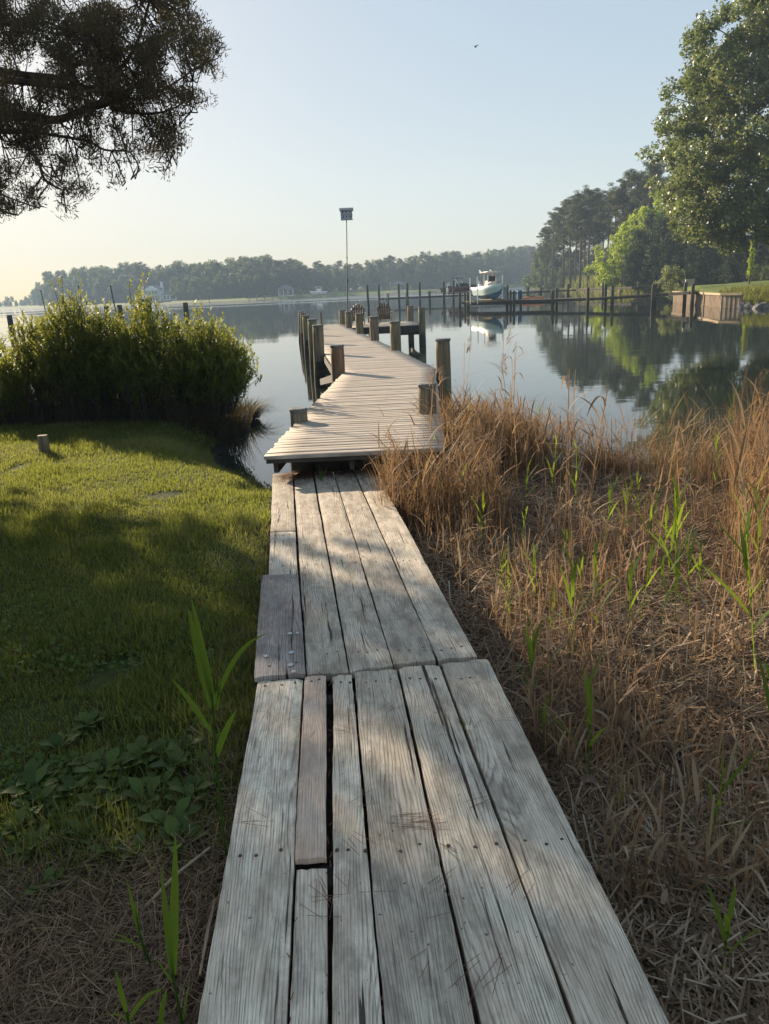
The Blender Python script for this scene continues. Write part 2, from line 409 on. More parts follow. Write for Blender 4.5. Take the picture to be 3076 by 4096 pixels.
def right_h(x, y):
    d = sdist(x, y, RIGHT)
    hill = .95+.8*smooth((x-28)/14)*smooth((110-y)/40)+fbm(x*.1, y*.1)*.25
    return np.where(d > 0, hill*smooth(d/2.6+.1), -.6*smooth(-d/2))
grid('right_bank', 22, 150, 220, 40, 330, 320, right_h, m_lawn)
FARS = [(-430, 640), (-300, 610), (-215, 500), (-150, 420), (-102, 371), (-70, 335), (-45, 318), (-20, 325), (5, 345), (28, 360), (60, 400), (95, 440), (150, 480), (260, 430), (400, 380), (430, 700), (-430, 700)]
def far_h(x, y):
    d = sdist(x, y, FARS)
    return np.where(d > 0, (1.0+1.4*smooth(d/80)+fbm(x*.03, y*.03)*.6)*smooth(d/5+.1), -.6*smooth(-d/8))
grid('far_bank', -425, 425, 200, 300, 695, 110, far_h, m_lawn)

# ------------------------------------------------------------------ water
q = N_('creek_water'); wv = q.world()
r1 = q.noise(q.world((.9, 3.2, 1)), 1.0, 3, .5, .3)
r2 = q.noise(q.world((.10, .45, 1)), 1.0, 2, .5, .2)
patch = q.ramp(q.noise(q.world((.012, .055, 1)), 1.0, 3, .5), [(.50, 0.0), (.60, 1.0)])
spw = q.n('SeparateXYZ'); q.l(wv, spw.inputs[0])
far = q.ramp(q.math('DIVIDE', spw.outputs[1], 400.0), [(.40, 0.0), (.55, 1.0)])
band = q.ramp(q.noise(q.world((.004, .040, 1)), 1.0, 2, .5), [(.46, 0.0), (.52, 1.0)])
ruf = q.math('MAXIMUM', q.math('MULTIPLY', patch, .10), q.math('MULTIPLY', far, band))
h = q.math('MULTIPLY', q.math('ADD', q.math('MULTIPLY', r1, .25), r2), q.math('ADD', 1.0, q.math('MULTIPLY', ruf, 9.0)))
q.bump(h, .10, .035)
q.setp(Base_Color=(.018, .026, .020), Roughness=q.math('ADD', .015, q.math('MULTIPLY', ruf, .30)), IOR=1.60)
q.p.inputs['Specular IOR Level'].default_value = .55
m_water = q.m
b = M(); b.add([(-425, -20, 0), (425, -20, 0), (425, 700, 0), (-425, 700, 0)], [(0, 1, 2, 3)])
tag(b.build('water', m_water), None, None, None, 'structure')

# haze
q = N_('haze_air'); q.t.nodes.remove(q.p)
pv = q.n('VolumePrincipled'); pv.inputs['Color'].default_value = (.58, .77, 1, 1); pv.inputs['Density'].default_value = .00065
pv.inputs['Anisotropy'].default_value = 0.0
q.l(pv.outputs[0], q.out.inputs['Volume'])
b = M(); b.box((0, 330, 22.5), (880, 800, 51)); hz = b.build('haze', q.m); tag(hz, None, None, None, 'stuff')
hz['label'] = 'thin pale morning haze hanging over the creek'; hz['category'] = 'haze'

# ------------------------------------------------------------------ near walkway
def wz(y): return .86-.034*y
def plank(name, c00, c10, c01, c11, th, mat, parent, raise_=0.0, label=None, nails=True, ends=.006, cup=0.0):
    """board given by its four corners on the walkway plane: near-left, near-right, far-left, far-right"""
    nl, nr, fl, fr = [Vector((p[0], p[1], wz(p[1])+raise_)) for p in (c00, c10, c01, c11)]
    a = (nl+nr)/2; e = (fl+fr)/2; ax = (e-a); L = ax.length; ax.normalize()
    xx = Vector((ax.y, -ax.x, 0)).normalized(); zz = xx.cross(ax)
    org = (a+e)/2
    mt = Matrix(((xx.x, ax.x, zz.x, org.x), (xx.y, ax.y, zz.y, org.y), (xx.z, ax.z, zz.z, org.z), (0, 0, 0, 1)))
    inv = mt.inverted(); nl, nr, fl, fr = [inv @ p for p in (nl, nr, fl, fr)]
    b = M(); ny = max(6, int(L/.05)); nx = 6
    sd_ = rng.random()*40
    top = []; 
    for j in range(ny+1):
        t = j/ny
        for i in range(nx+1):
            s_ = i/nx; p = nl.lerp(nr, s_).lerp(fl.lerp(fr, s_), t)
            edge = (1 if i in (0, nx) else 0)
            wob = float(vn(sd_+t*L*2.2, i*3.1)-.5)*.006*(1 if edge else 0)+(rng.random()-.5)*.0025*edge
            z = -.005*edge+cup*abs(s_-.5)*2
            y = p.y+(rng.random()-.5)*2*ends*(1 if j in (0, ny) else 0)
            if j in (0, ny): z -= .003
            top.append((p.x+wob, y, z))
    w1 = nx+1; b.add(top, [(j*w1+i, j*w1+i+1, (j+1)*w1+i+1, (j+1)*w1+i) for j in range(ny) for i in range(nx)])
    # skirt
    loop = [i for i in range(w1)]+[j*w1+nx for j in range(1, ny+1)]+[ny*w1+i for i in range(nx-1, -1, -1)]+[j*w1 for j in range(ny-1, 0, -1)]
    n = len(loop); b.add([top[i] for i in loop]+[(top[i][0], top[i][1], -th) for i in loop], [(n+i, n+(i+1) % n, (i+1) % n, i) for i in range(n)])
    if nails:
        b.m = 1
        for yy in ([nails] if isinstance(nails, float) else []): pass
        wdt = (nr.x-nl.x)
        for yy in (NAILROWS if nails is True else nails):
            # world y rows to local
            ly = yy-org.y
            if abs(ly) > L/2-.03: continue
            for k in range(3 if wdt > .13 else 2):
                sx = (k+.5)/(3 if wdt > .13 else 2)-.5+(rng.random()-.5)*.15
                if rng.random() < .12: continue
                x = sx*wdt*.82; ly2 = ly+(rng.random()-.5)*.03
                b.tube([(x, ly2, -.003), (x, ly2, .0022)], [.007, .006], 7)
    o = b.build(name, [mat, m_nail], parent); o.data.polygons.foreach_set('use_smooth', [False]*len(o.data.polygons))
    pm = Matrix.Translation(parent.location) if parent else Matrix()
    o.matrix_parent_inverse = Matrix(); o.matrix_basis = pm.inverted() @ mt
    if label: o['label'] = label
    return o
NAILROWS = [.45, 2.05, 3.22, 3.5, 5.0, 6.4, 8.2]
def lx(y, xn, xf, yn, yf): return xn+(xf-xn)*(y-yn)/(yf-yn)
wA = thing('boardwalk', 'near section of grey weathered boards, one plank patched, leading away from the camera', 'boardwalk', (0, 1.2, .7))
botx = [(-.51, -.292), (-.283, -.192), (-.180, -.060), (-.053, .160), (.172, .388), (.398, .61)]
topx = [(-.632, -.423), (-.410, -.312), (-.280, -.192), (-.177, .022), (.034, .230), (.243, .470)]
topy = [(3.27, 3.28), (3.29, 3.29), (3.29, 3.30), (3.32, 3.33), (3.345, 3.36), (3.37, 3.40)]
Y0 = -.75
for k in range(6):
    (a, b_), (c_, d_) = botx[k], topx[k]; ya, yb = topy[k]
    e0 = lx(Y0, a, c_, 1.43, ya); e1 = lx(Y0, b_, d_, 1.43, yb)
    if k == 1:
        yc = 2.0; m0 = lx(yc, a, c_, 1.43, ya); m1 = lx(yc, b_, d_, 1.43, yb)
        plank('plank', (e0, Y0), (e1, Y0), (m0, yc-.015), (m1, yc-.012), .04, m_plank, wA, -.006)
        plank('plank', (m0-.008, yc+.01), (m1-.002, yc+.015), (c_, ya-.01), (d_, yb-.01), .024, m_patch2, wA, .012, 'narrow tan replacement plank nailed over a gap', [2.06, 3.22], .002)
    else:
        plank('plank', (e0, Y0), (e1, Y0), (c_, ya), (d_, yb), .042, m_plank, wA, rng.random()*.004, None, True, .008, .003 if k % 2 else -.002)
b = M()
for yy in (-.4, 2.02, 3.18):
    b = M(); b.box((.03-.045*yy, yy-1.2, wz(yy)-.045-.07-.7-.02), (.82, .09, .14)); b.build('joist', m_under, wA)
wB = thing('boardwalk', 'far section of grey weathered boards with a dark patch board, ending below the dock', 'boardwalk', (0, 3.4, .7))
nx_ = [(-.64, -.422), (-.405, -.205), (-.197, .006), (.014, .222), (.232, .422)]
fx_ = [(-1.22, -1.005), (-.985, -.785), (-.765, -.555), (-.545, -.335), (-.318, -.085)]
ny_ = [(3.285, 3.30), (3.31, 3.32), (3.33, 3.37), (3.38, 3.41), (3.42, 3.44)]
for k in range(5):
    (a, b_), (c_, d_) = nx_[k], fx_[k]; ya, yb = ny_[k]; yf = 8.34
    if k == 0:
        s0 = -.605
        p0 = lambda y: lx(y, s0, c_, 3.3, yf); p1 = lambda y: lx(y, b_, d_, 3.3, yf)
        plank('plank', (a-.01, ya), (p1(ya)+.010, yb), (p0(4.78)-.045, 4.79), (p1(4.77)+.006, 4.77), .03, m_patch, wB, .020, 'dark mottled patch board with white droppings, lying raised', [3.4, 4.7], .006)
        plank('plank', (p0(4.80), 4.805), (p1(4.80), 4.80), (p0(5.91), 5.91), (p1(5.91), 5.905), .04, m_plank, wB, 0, None, [5.0, 5.8], .003)
        plank('plank', (p0(5.92), 5.92), (p1(5.92), 5.92), (c_, yf), (d_, yf), .04, m_plank, wB, .004, None, [6.05, 8.2], .006)
    else:
        plank('plank', (a, ya), (b_, yb), (c_, yf), (d_, yf), .042, m_plank, wB, rng.random()*.005, None, [3.52, 5.0, 6.45, 8.22], .008, .003 if k % 2 else 0)
b = M()
for yy in (3.6, 5.85, 8.1): b = M(); b.box((-.12-.13*(yy-3.4), yy-3.4, wz(yy)-.13-.7), (.84, .09, .14)); b.build('joist', m_under, wB)
# white droppings on the patch board
q = plain('white_dropping', (.50, .50, .48), .8, .1)
for (x, y, r_) in [(*at(px_, py_, .775)[:2], r_) for px_, py_, r_ in ((1165, 2602, .014), (1162, 2655, .015), (1174, 2684, .012), (1063, 2617, .013), (1159, 2521, .013), (1188, 2519, .010))]:
    b = M(); n = 9; zc = wz(y)+.0255
    ring = [(x+r_*(.8+.4*rng.random())*math.cos(2*PI*i/n), y+r_*(1+.3*rng.random())*math.sin(2*PI*i/n), zc) for i in range(n)]
    b.add(ring+[(x, y, zc+.002)], [(i, (i+1) % n, n) for i in range(n)])
    o = b.build('white_dropping', q); o.location = (0, -3.4, -.7); o.parent = wB

# ------------------------------------------------------------------ the dock
dock = thing('dock', 'weathered plank dock bending out over the water between thick round pilings', 'dock', (0, 8, 0))
def boards(name, edges_l, edges_r, y0, y1, wid, parent, zt=.88, th=.04, gap=.010, slope=0.0):
    """cross boards between two edge lines; slope turns the boards against the x axis"""
    a = Acc(); y = y0
    while y < y1:
        wd = wid*(.97+.06*rng.random()); ya, yb = y, y+wd-gap-.004*rng.random()
        fl = lambda yy: np.interp(yy, *edges_l); fr = lambda yy: np.interp(yy, *edges_r)
        xl = fl(ya)-.015+.03*rng.random(); xr = fr(ya)-.015+.03*rng.random()
        dz = (rng.random()-.5)*.006; z1 = zt+dz; z0 = zt-th
        tl = (xl, ya+slope*xl); tr = (xr, ya+slope*xr); d = yb-ya; sk = (rng.random()-.5)*.004
        V = []
        xs = np.linspace(0, 1, 7); top = []
        for t in xs:
            px = tl[0]+(tr[0]-tl[0])*t; py = tl[1]+(tr[1]-tl[1])*t; cz = (rng.random()-.5)*.003
            V += [(px, py, z0), (px, py+.0, z1-.004+cz), (px, py+.006, z1+cz), (px, py+d-.006, z1+cz), (px, py+d, z1-.004+cz), (px, py+d, z0)]
        F = []
        for i in range(6):
            for k in range(5): F.append((i*6+k, (i+1)*6+k, (i+1)*6+k+1, i*6+k+1))
        F += [(0, 1, 4, 5), (1, 2, 3, 4), (36, 41, 40, 37), (37, 40, 39, 38)]
        a.add(V, F, np.full(len(V), rng.random())); y += wd
    return a.build(name, m_deck, parent)
def fixp(o, parent):           # keep world placement of geometry built in world coordinates
    o.matrix_parent_inverse = Matrix.Translation(-Vector(parent.location)); return o
LN = ([7.8, 15.85], [-1.23, -.72]); RN = ([7.8, 15.9], [.66, 1.17])
fixp(boards('decking', LN, RN, 7.86, 15.75, .145, dock), dock)
LF = ([15.7, 17.4, 21, 35, 40], [-.72, -1.02, -1.42, -3.12, -3.72]); RF = ([15.7, 21, 35, 40], [1.19, .58, -1.13, -1.74])
fixp(boards('decking', LF, RF, 15.78, 39.5, .145, dock, .882), dock)
PL = ([35.3, 39.6], [-1.15, -1.6]); PR = ([35.3, 39.6], [2.0, 1.75])
fixp(boards('decking', PL, PR, 35.3, 39.3, .145, dock, .874), dock)
# nail lines
b = M()
b.box((-.28, 7.90, .815), (1.86, .045, .045), 0)
b.beam((-1.12, 7.93, .76), (-.62, 15.8, .76), .05, .16); b.beam((.50, 7.93, .76), (1.08, 15.8, .76), .05, .16); b.beam((-.32, 7.93, .76), (.2, 15.8, .76), .05, .16)
b.beam((-.85, 16, .76), (-3.5, 39.4, .76), .06, .16); b.beam((1.1, 16, .76), (-1.85, 39.4, .76), .06, .16); b.beam((.15, 16, .76), (-2.7, 39.4, .76), .06, .16)
b.beam((-1.15, 35.28, .70), (2.02, 35.28, .70), .06, .30); b.beam((2.02, 35.3, .70), (1.78, 39.3, .70), .06, .30)
fixp(b.build('stringer', m_under, dock), dock)
def piling(x, y, top, r_=.145, lean=(0, 0), mat=m_pile, parent=None, bottom=-.6, cap=True, label=None, name='piling'):
    b = M(); n = 18; k = 9; z0 = bottom; sd_ = rng.random()*30
    vs = []
    for i in range(k+1):
        t = i/k; z = z0+(top-z0)*t
        rr = r_*(1.04-.07*t)
        if i == k: rr *= .97
        for j in range(n):
            a = 2*PI*j/n; w_ = 1+.05*float(vn(sd_+math.cos(a)*1.7, sd_+math.sin(a)*1.7+z*.25)-.5)*2+.012*(rng.random()-.5)
            vs.append((lean[0]*(z-z0)+rr*w_*math.cos(a), lean[1]*(z-z0)+rr*w_*math.sin(a), z))
    fs = [(i*n+j, i*n+(j+1) % n, (i+1)*n+(j+1) % n, (i+1)*n+j) for i in range(k) for j in range(n)]
    b.add(vs, fs+[tuple(k*n+j for j in range(n))])
    o = b.build(name, mat, parent, True); o.location = (x, y, 0)
    if parent: o.location = Vector((x, y, 0))-Vector(parent.location)
    if cap:
        cb = M(); tx, ty = lean[0]*(top-z0), lean[1]*(top-z0)
        m_ = 14; ring = lambda rr, z: [(tx+rr*(1+.05*float(vn(sd_+5+math.cos(6.28*i/m_), sd_+math.sin(6.28*i/m_))-.5))*math.cos(2*PI*i/m_), ty+rr*math.sin(2*PI*i/m_), z) for i in range(m_)]
        v = ring(r_*1.015, top-.035)+ring(r_*1.02, top+.004)+ring(r_*.9, top+.014)
        cb.add(v, [(i+l*m_, (i+1) % m_+l*m_, (i+1) % m_+(l+1)*m_, i+(l+1)*m_) for l in (0, 1) for i in range(m_)]+[tuple(range(2*m_, 3*m_))])
        cb.build('cap', m_cap, o)
    if label: o['label'] = label
    return o
for (x, y, tp, ln) in ((-3.87, 40.26, 1.55, .05), (-3.39, 36.37, 1.57, .04), (-2.71, 30.68, 1.62, .01), (-2.08, 25.5, 1.64, .015), (-1.60, 21.07, 1.63, .025)):
    piling(x, y, tp, .15, (ln, 0), m_pile, dock)
for (x, y, tp, r_, mt) in ((-1.22, 35.15, 1.56, .145, m_pile), (-.62, 30.1, 1.62, .15, m_pile), (-.08, 25.7, 1.63, .155, m_pile), (.50, 21.2, 1.63, .145, m_pile),
                           (1.30, 15.3, 1.50, .15, m_pile), (.62, 10.22, 1.26, .125, m_pile), (-.83, 15.95, 1.43, .145, m_pile_red), (-1.06, 10.0, 1.04, .118, m_pile),
                           (-1.67, 39.25, 1.56, .15, m_pile), (2.05, 35.2, 1.61, .15, m_pile), (1.72, 39.35, 1.60, .15, m_pile)):
    piling(x, y, tp, r_, ((rng.random()-.5)*.02, 0), mt, dock)
piling(-.93, 8.75, .80, .14, (0, 0), m_under, dock, -.6, False); piling(.0, 9.0, .80, .12, (0, 0), m_under, dock, -.6, False)
for (xa, xb, y) in ((-3.45, -1.4, 36.3), (-2.78, -.5, 30.7), (-2.15, .1, 25.6), (-1.65, .65, 21.1), (-.95, 1.45, 16.2), (-1.1, .75, 10.1), (-1.0, .2, 8.95)):
    b = M(); b.box(((xa+xb)/2, y-.17, .58), (xb-xa, .07, .22)); fixp(b.build('cross_beam', m_under, dock), dock)
b = M(); b.beam((1.72, 39.3, .5), (2.05, 35.3, .62), .09, .18); b.box((1.3, 35.45, .52), (1.3, .07, .16)); fixp(b.build('cross_beam', m_under, dock), dock)
# a broken outer row of boards by the bend (dark brace)
b = M(); b.beam((-1.55, 20.9, .15), (-.9, 16.2, .75), .06, .16); fixp(b.build('brace', m_under, dock), dock)
# free stake beyond the dock
o = piling(-2.83, 41.2, 1.46, .05, (0, 0), m_pile, None, -.6, False, None, 'stake'); tag(o, 'thin pale wooden stake standing in the water just beyond the dock end', 'stake')

# bird house on pole
m_alu = plain('dull_aluminium', (.42, .45, .52), .5, .2, 4, .3)
m_polem = plain('grey_pole', (.10, .105, .12), .5, .2, 3, .3)
m_dark = plain('dark_hole', (.006, .006, .008), .9, .1)
bh = thing('bird_house', 'six hole metal martin house on a tall thin pole strapped to a dock piling', 'bird house', (-1.27, 34.92, .5))
b = M(); b.tube([(0, 0, .1), (.11, 0, 2.4)], .028, 8); b.tube([(.11, 0, 2.38), (.22, 0, 4.85)], .020, 8); b.tube([(.106, 0, 2.32), (.112, 0, 2.46)], .04, 8)
b.tube([(.15, 0, 3.3), (.153, 0, 3.36)], .03, 8)
b.build('pole', m_polem, bh)
for zz in (.62, 1.0): b = M(); b.box((0.03, .03, zz), (.16, .03, .03)); b.build('strap', m_polem, bh)
hx, hz_ = .235, 4.85
b = M(); b.box((hx, 0, hz_+.22), (.46, .40, .40))
for k in (0, 1): b.box((hx, 0, hz_+.02+.20*k), (.50, .50, .018)); 
for sx in (-1, 1): b.box((hx+sx*.235, -.22, hz_+.2), (.02, .05, .40))
b.build('house_box', m_alu, bh)
for i in (-1, 0, 1):
    for k in (0, 1): b = M(); b.tube([(hx+i*.15, -.205, hz_+.11+.20*k), (hx+i*.15, -.196, hz_+.11+.20*k)], .03, 12); b.build('entrance_hole', m_dark, bh)
b = M(); b.add([(hx-.29, -.30, hz_+.37), (hx+.29, -.30, hz_+.37), (hx+.29, -.30, hz_+.45), (hx-.29, -.30, hz_+.45), (hx-.29, .30, hz_+.37), (hx+.29, .30, hz_+.37), (hx+.29, .30, hz_+.45), (hx-.29, .30, hz_+.45), (hx-.29, 0, hz_+.50), (hx+.29, 0, hz_+.50)],
      [(0, 1, 2, 3), (5, 4, 7, 6), (3, 2, 9, 8), (6, 7, 8, 9), (0, 3, 8, 7, 4), (1, 5, 6, 9, 2), (0, 4, 5, 1)])
b.build('roof', m_alu, bh)

# adirondack chairs, seen from behind (facing +Y)
m_chair = plain('brown_slat', (.12, .075, .048), .5, .35, 6, bump=.2); m_arm = plain('pale_arm', (.42, .31, .22), .5, .3, 6)
def make_chair(label, loc, rz):
    t = thing('adirondack_chair', label, 'chair', loc, rz, 'wooden chairs on the dock platform')
    n = 6
    b = M(); tl = R(22)
    for i in range(n):
        f = (i-(n-1)/2)/((n-1)/2); L = .80-.24*f*f; ang = f*R(7)
        bx, bz = f*.215, .26; tx = bx+math.sin(ang)*L; 
        w0, w1 = .031, .040
        by = .0; ty = -math.sin(tl)*L; tz = bz+math.cos(tl)*L*math.cos(ang)
        nrm = Vector((0, -math.cos(tl), -math.sin(tl)))*.02
        pts = [Vector((bx-w0, by, bz)), Vector((bx+w0, by, bz)), Vector((tx+w1, ty, tz-.02-(.03 if f > 0 else 0))), Vector((tx, ty-.005, tz+.012)), Vector((tx-w1, ty, tz-.02-(.03 if f < 0 else 0)))]
        b.add([p for p in pts]+[p+nrm for p in pts], [(0, 1, 2, 3, 4), (9, 8, 7, 6, 5)]+[(i_, (i_+1) % 5+0, 5+(i_+1) % 5, 5+i_) for i_ in range(5)])
    b.build('backrest', m_chair, t)
    b = M(); b.box((0, -.06, .40), (.50, .03, .06), rx=-.35); b.build('back_rail', m_chair, t); b = M(); b.box((0, -.19, .76), (.56, .03, .06), rx=-.35)
    b.build('back_rail', m_chair, t); b = M(); b.box((0, -.03, .26), (.58, .04, .09)); b.build('back_rail', m_chair, t)
    b = M()
    for i in range(6): b.box((0, .06+.085*i, .28+.018*i), (.50, .07, .02))
    b.build('seat', m_chair, t)
    for sx in (-1, 1):
        b = M(); b.box((sx*.33, .22, .555), (.13, .66, .022)); b.box((sx*.33, -.12, .555), (.09, .10, .022)); b.build('armrest', m_arm, t)
        b = M(); b.box((sx*.30, .50, .275), (.03, .09, .55)); b.build('leg', m_arm, t)
        b = M(); b.beam((sx*.27, .50, .36), (sx*.27, -.28, .04), .03, .11); b.box((sx*.30, -.08, .27), (.03, .08, .54)); b.build('leg', m_arm, t)
    return t
make_chair('brown slatted wooden chair nearer the bird house pole, partly behind pilings', (-.83, 37.0, .876), R(6))
make_chair('brown slatted wooden chair at the middle of the dock platform, facing the water', (.42, 37.6, .876), R(-9))

# ------------------------------------------------------------------ bulkhead, far docks, boats, houses
m_tan = plain('tan_sheet_timber', (.34, .25, .165), .8, .35, 2, bump=.3)
m_tan2 = plain('tan_cap_timber', (.40, .30, .18), .8, .3, 2)
bk = thing('bulkhead', 'low tan timber bulkhead of vertical boards holding up the green lawn', 'retaining wall', (26.9, 66, 0))
pts = [Vector((28.2, 75, 0)), Vector((26.9, 66, 0)), Vector((25.6, 58.5, 0)), Vector((26.4, 57.0, 0))]
b = M(); cb = M()
for i in range(len(pts)-1):
    a_, e_ = pts[i], pts[i+1]; L = (e_-a_).length; n = max(1, int(L/.17)); d = (e_-a_).normalized(); nn = Vector((-abs(d.y), -d.x if d.y < 0 else d.x, 0)).normalized()
    for k in range(n):
        p = a_+d*(k+.5)*L/n; off = nn*(.05 if k % 2 else 0)
        b.box((p.x+off.x, p.y+off.y, .2), (.08, L/n*.86, 1.5), math.atan2(-d.x, d.y))
    mid = (a_+e_)/2+nn*.06
    cb.box((mid.x, mid.y, .99), (.24, L, .16), math.atan2(-d.x, d.y))
fixp(b.build('sheet_piling', m_tan, bk), bk); fixp(cb.build('cap_board', m_tan2, bk), bk)

def pier(name, label, path, wid, posts, mat, th=.10, rise=True, spac=.0, group=None):
    t = thing(name, label, 'pier', (path[0][0], path[0][1], 0), 0, group)
    b = M(); s_ = M(); blk = M()
    for (a_, e_) in zip(path[:-1], path[1:]):
        a_, e_ = Vector(a_), Vector(e_); d = (e_-a_); L = d.length; d.normalize(); sd_ = Vector((d.y, -d.x, 0)).normalized()
        b.beam(a_, e_, wid, .05)
        for k in (-1, 1): s_.beam(a_+sd_*k*(wid/2-.06)-Vector((0, 0, .15)), e_+sd_*k*(wid/2-.06)-Vector((0, 0, .15)), .07, .20)
        n = int(L/2.2)
        for k in range(n): p = a_+d*(k+.5)*L/n; blk.box((p.x+sd_.x*0, p.y, p.z-.34), (.08, wid+.3, .16), math.atan2(-d.x, d.y)+PI/2)
    fixp(b.build('decking', m_deckfar, t), t); fixp(s_.build('stringer', m_under, t), t)
    for (x, y, z, r_) in posts: piling(x, y, z, r_, ((rng.random()-.5)*.02, 0), mat, t, -.5, False)
    return t
m_deckfar = plain('weathered_far_decking', (.20, .17, .13), .8, .4, 1.5)
m_plank = m_plank
lp = pier('long_pier', 'long dark narrow pier running from the white boat to the tan bulkhead', [(9.6, 85.5, .76), (17.6, 78.2, .76), (20.5, 74.5, .80), (24.4, 69.6, 1.0), (26.3, 65.6, 1.18)], 1.2,
     [(x, y, z, .14) for x, y, z in ((9.96, 88, 1.68), (9.75, 83.6, 1.66), (8.66, 81.5, 1.72), (13.68, 82.5, 1.86), (14.0, 80.2, 1.69), (14.5, 85.2, 1.71), (15.5, 84.8, 1.67), (18.0, 78.9, 1.73), (17.1, 76.7, 1.6), (19.36, 72.4, 1.77), (21.9, 75.6, 2.01), (21.6, 72.4, 1.76), (24.95, 70.9, 1.85), (24.0, 68.7, 1.84), (26.18, 67.2, 1.9), (25.75, 64.5, 1.75))], m_pile_far)
b = M(); b.beam((10, 84.9, .42), (17.6, 78.0, .42), .10, .16); b.beam((10.2, 84.5, .55), (13.8, 81.3, .55), .10, .22); fixp(b.build('lower_beam', m_under, lp), lp)
m_box = plain('pale_box', (.55, .50, .42), .6, .15)
b = M(); b.box((0, 0, .24), (.75, .12, .48)); b.box((0, 0, .49), (.8, .16, .03)); o = b.build('cleaning_table', m_box); o.location = (26.6, 67.4, 1.62); tag(o, 'pale box board standing up on posts at the shore end of the long pier', 'board')
for dx in (-.3, .3):
    b = M(); b.box((dx, 0, -.35), (.08, .08, .7)); b.build('leg', m_tan, o)
b = M()
for dx in (-.22, .22): b.tube([(dx, 0, -.9), (dx, 0, .75), (dx, .3, .85)], .025, 6)
for k in range(4): b.beam((-.22, 0, -.75+.3*k), (.22, 0, -.75+.3*k), .03, .03)
o = b.build('ladder', m_alu); o.location = (1.75, 122.2, 1.15); tag(o, 'small metal swim ladder on the dark pier beyond the chairs', 'ladder')

bpier = pier('back_pier', 'long low dark pier with tall pilings beyond the white boat, crossing behind it', [(.6, 123.5, 1.05), (11.5, 122, 1.05), (30, 122.5, 1.08), (35.5, 108.5, 1.2), (38.6, 106, 1.3)], 1.3,
     [(x, y, z, .17) for x, y, z in ((.66, 122.8, 3.07), (3.75, 123.1, 3.06), (4.85, 118, 3.1), (6.85, 121, 3.11), (10.45, 120.4, 3.13), (12.05, 122.4, 3.1), (2.0, 123, 1.75), (4.9, 122.8, 1.75), (8.4, 122.3, 1.8), (20.3, 122.2, 2.2), (23.4, 121.8, 1.75), (29.4, 121.5, 1.9), (29.9, 123.2, 1.9), (32.6, 114, 1.95), (25.5, 122.5, 1.5), (35.7, 108, 1.9))], m_pile_far)
b = M(); b.box((8.7, 121.6, 1.62), (1.6, .5, .06)); b.box((8.1, 121.6, 1.35), (.08, .4, .5)); b.box((9.3, 121.6, 1.35), (.08, .4, .5)); o = b.build('bench', m_deckfar)
o.location = (0, 0, 0); tag(o, 'small dark bench standing on the back pier left of the maroon boat', 'bench')
# lone tall mooring post beyond the chairs
o = piling(-.62, 75.2, 2.87, .10, (-.015, 0), m_pile_far, None, -.6, False, None, 'mooring_post'); tag(o, 'tall slim dark mooring post standing alone in the water between the two chairs', 'mooring post')

def white(n, c_, r_=.35): return plain(n, c_, r_, .06, 1.0, 0, .5)
m_hull = white('seafoam_hull', (.52, .66, .62)); m_bottom = white('blue_bottom_paint', (.02, .16, .33), .5); m_cream = white('cream_gelcoat', (.74, .68, .56)); m_wht = white('white_paint', (.78, .78, .76))
m_maroon = white('maroon_hull', (.10, .022, .03)); m_canvas = white('navy_canvas', (.02, .025, .04), .8); m_glass = white('dark_glass', (.02, .03, .045), .08)
m_eng = white('black_engine', (.03, .03, .035), .3)
def hull(L, B, Hs, flare, mats, parent, keel=.0):
    """lofted hull, bow at +X, keel at z=0"""
    ns = 18; rows = []
    for i in range(ns+1):
        t = i/ns; x = L*(t-.45)
        wd = B/2*(1-max(0, (t-.45)/.55)**2.4); wd = max(wd, .015)
        kz = .0+.85*Hs*max(0, (t-.72)/.28)**2.2+keel
        ch = .34*Hs+.38*Hs*max(0, (t-.5)/.5)**1.6; gz = Hs*(1+.22*t*t)
        cw = wd*(.80-.30*max(0, (t-.5)/.5))
        kz = min(kz, gz-.03); ch = min(max(ch, kz+.01), gz-.02)
        xo = .10*Hs*t
        rows.append([(x, 0, kz), (x, cw*.55, kz+(ch-kz)*.6), (x+xo*.2, cw, ch), (x+xo*.6, wd*.90, (ch+gz)/2), (x+xo, wd, gz), (x+xo, wd*.93, gz+.015), (x+xo, wd*.86, gz-.06)])
    for (lo, hi, mt, nm) in ((0, 2, mats[1], 'hull_bottom'), (2, 5, mats[0], 'hull')):
        b = M(); k = hi-lo+1
        for sgn in (1, -1):
            vs = [(p[0], sgn*p[1], p[2]) for r_ in rows for p in r_[lo:hi+1]]
            b.add(vs, [tuple([i*k+j, i*k+j+1, (i+1)*k+j+1, (i+1)*k+j][::sgn]) for i in range(ns) for j in range(k-1)])
        r0 = rows[0]; b.add([(p[0], p[1], p[2]) for p in r0[lo:hi+1]]+[(p[0], -p[1], p[2]) for p in r0[lo:hi+1][::-1]], [tuple(range(2*k))])
        b.build(nm, mt, parent, True)
    b = M(); vs = [(p[0], s_*p[1], p[2]-(.0 if j else 0)) for r_ in rows for s_, p, j in ((1, r_[6], 0), (-1, r_[6], 0))]
    b.add([(v[0], v[1], v[2]-.30*(1-i//2/ns)) for i, v in enumerate(vs)], [(2*i, 2*i+2, 2*i+3, 2*i+1) for i in range(ns)])
    for s_ in (1, -1):
        b.add([(p[0], s_*p[1], p[2]) for r_ in rows for p in r_[5:7]], [(2*i, 2*i+1, 2*i+3, 2*i+2) for i in range(ns)])
    b.build('deck', m_cream if mats[0] is m_hull else m_wht, parent)
    return rows
wb = thing('white_boat', 'pale green and white fishing boat with a hardtop, hanging on a lift above the water', 'boat', (11.9, 82.6, .93), R(-64))
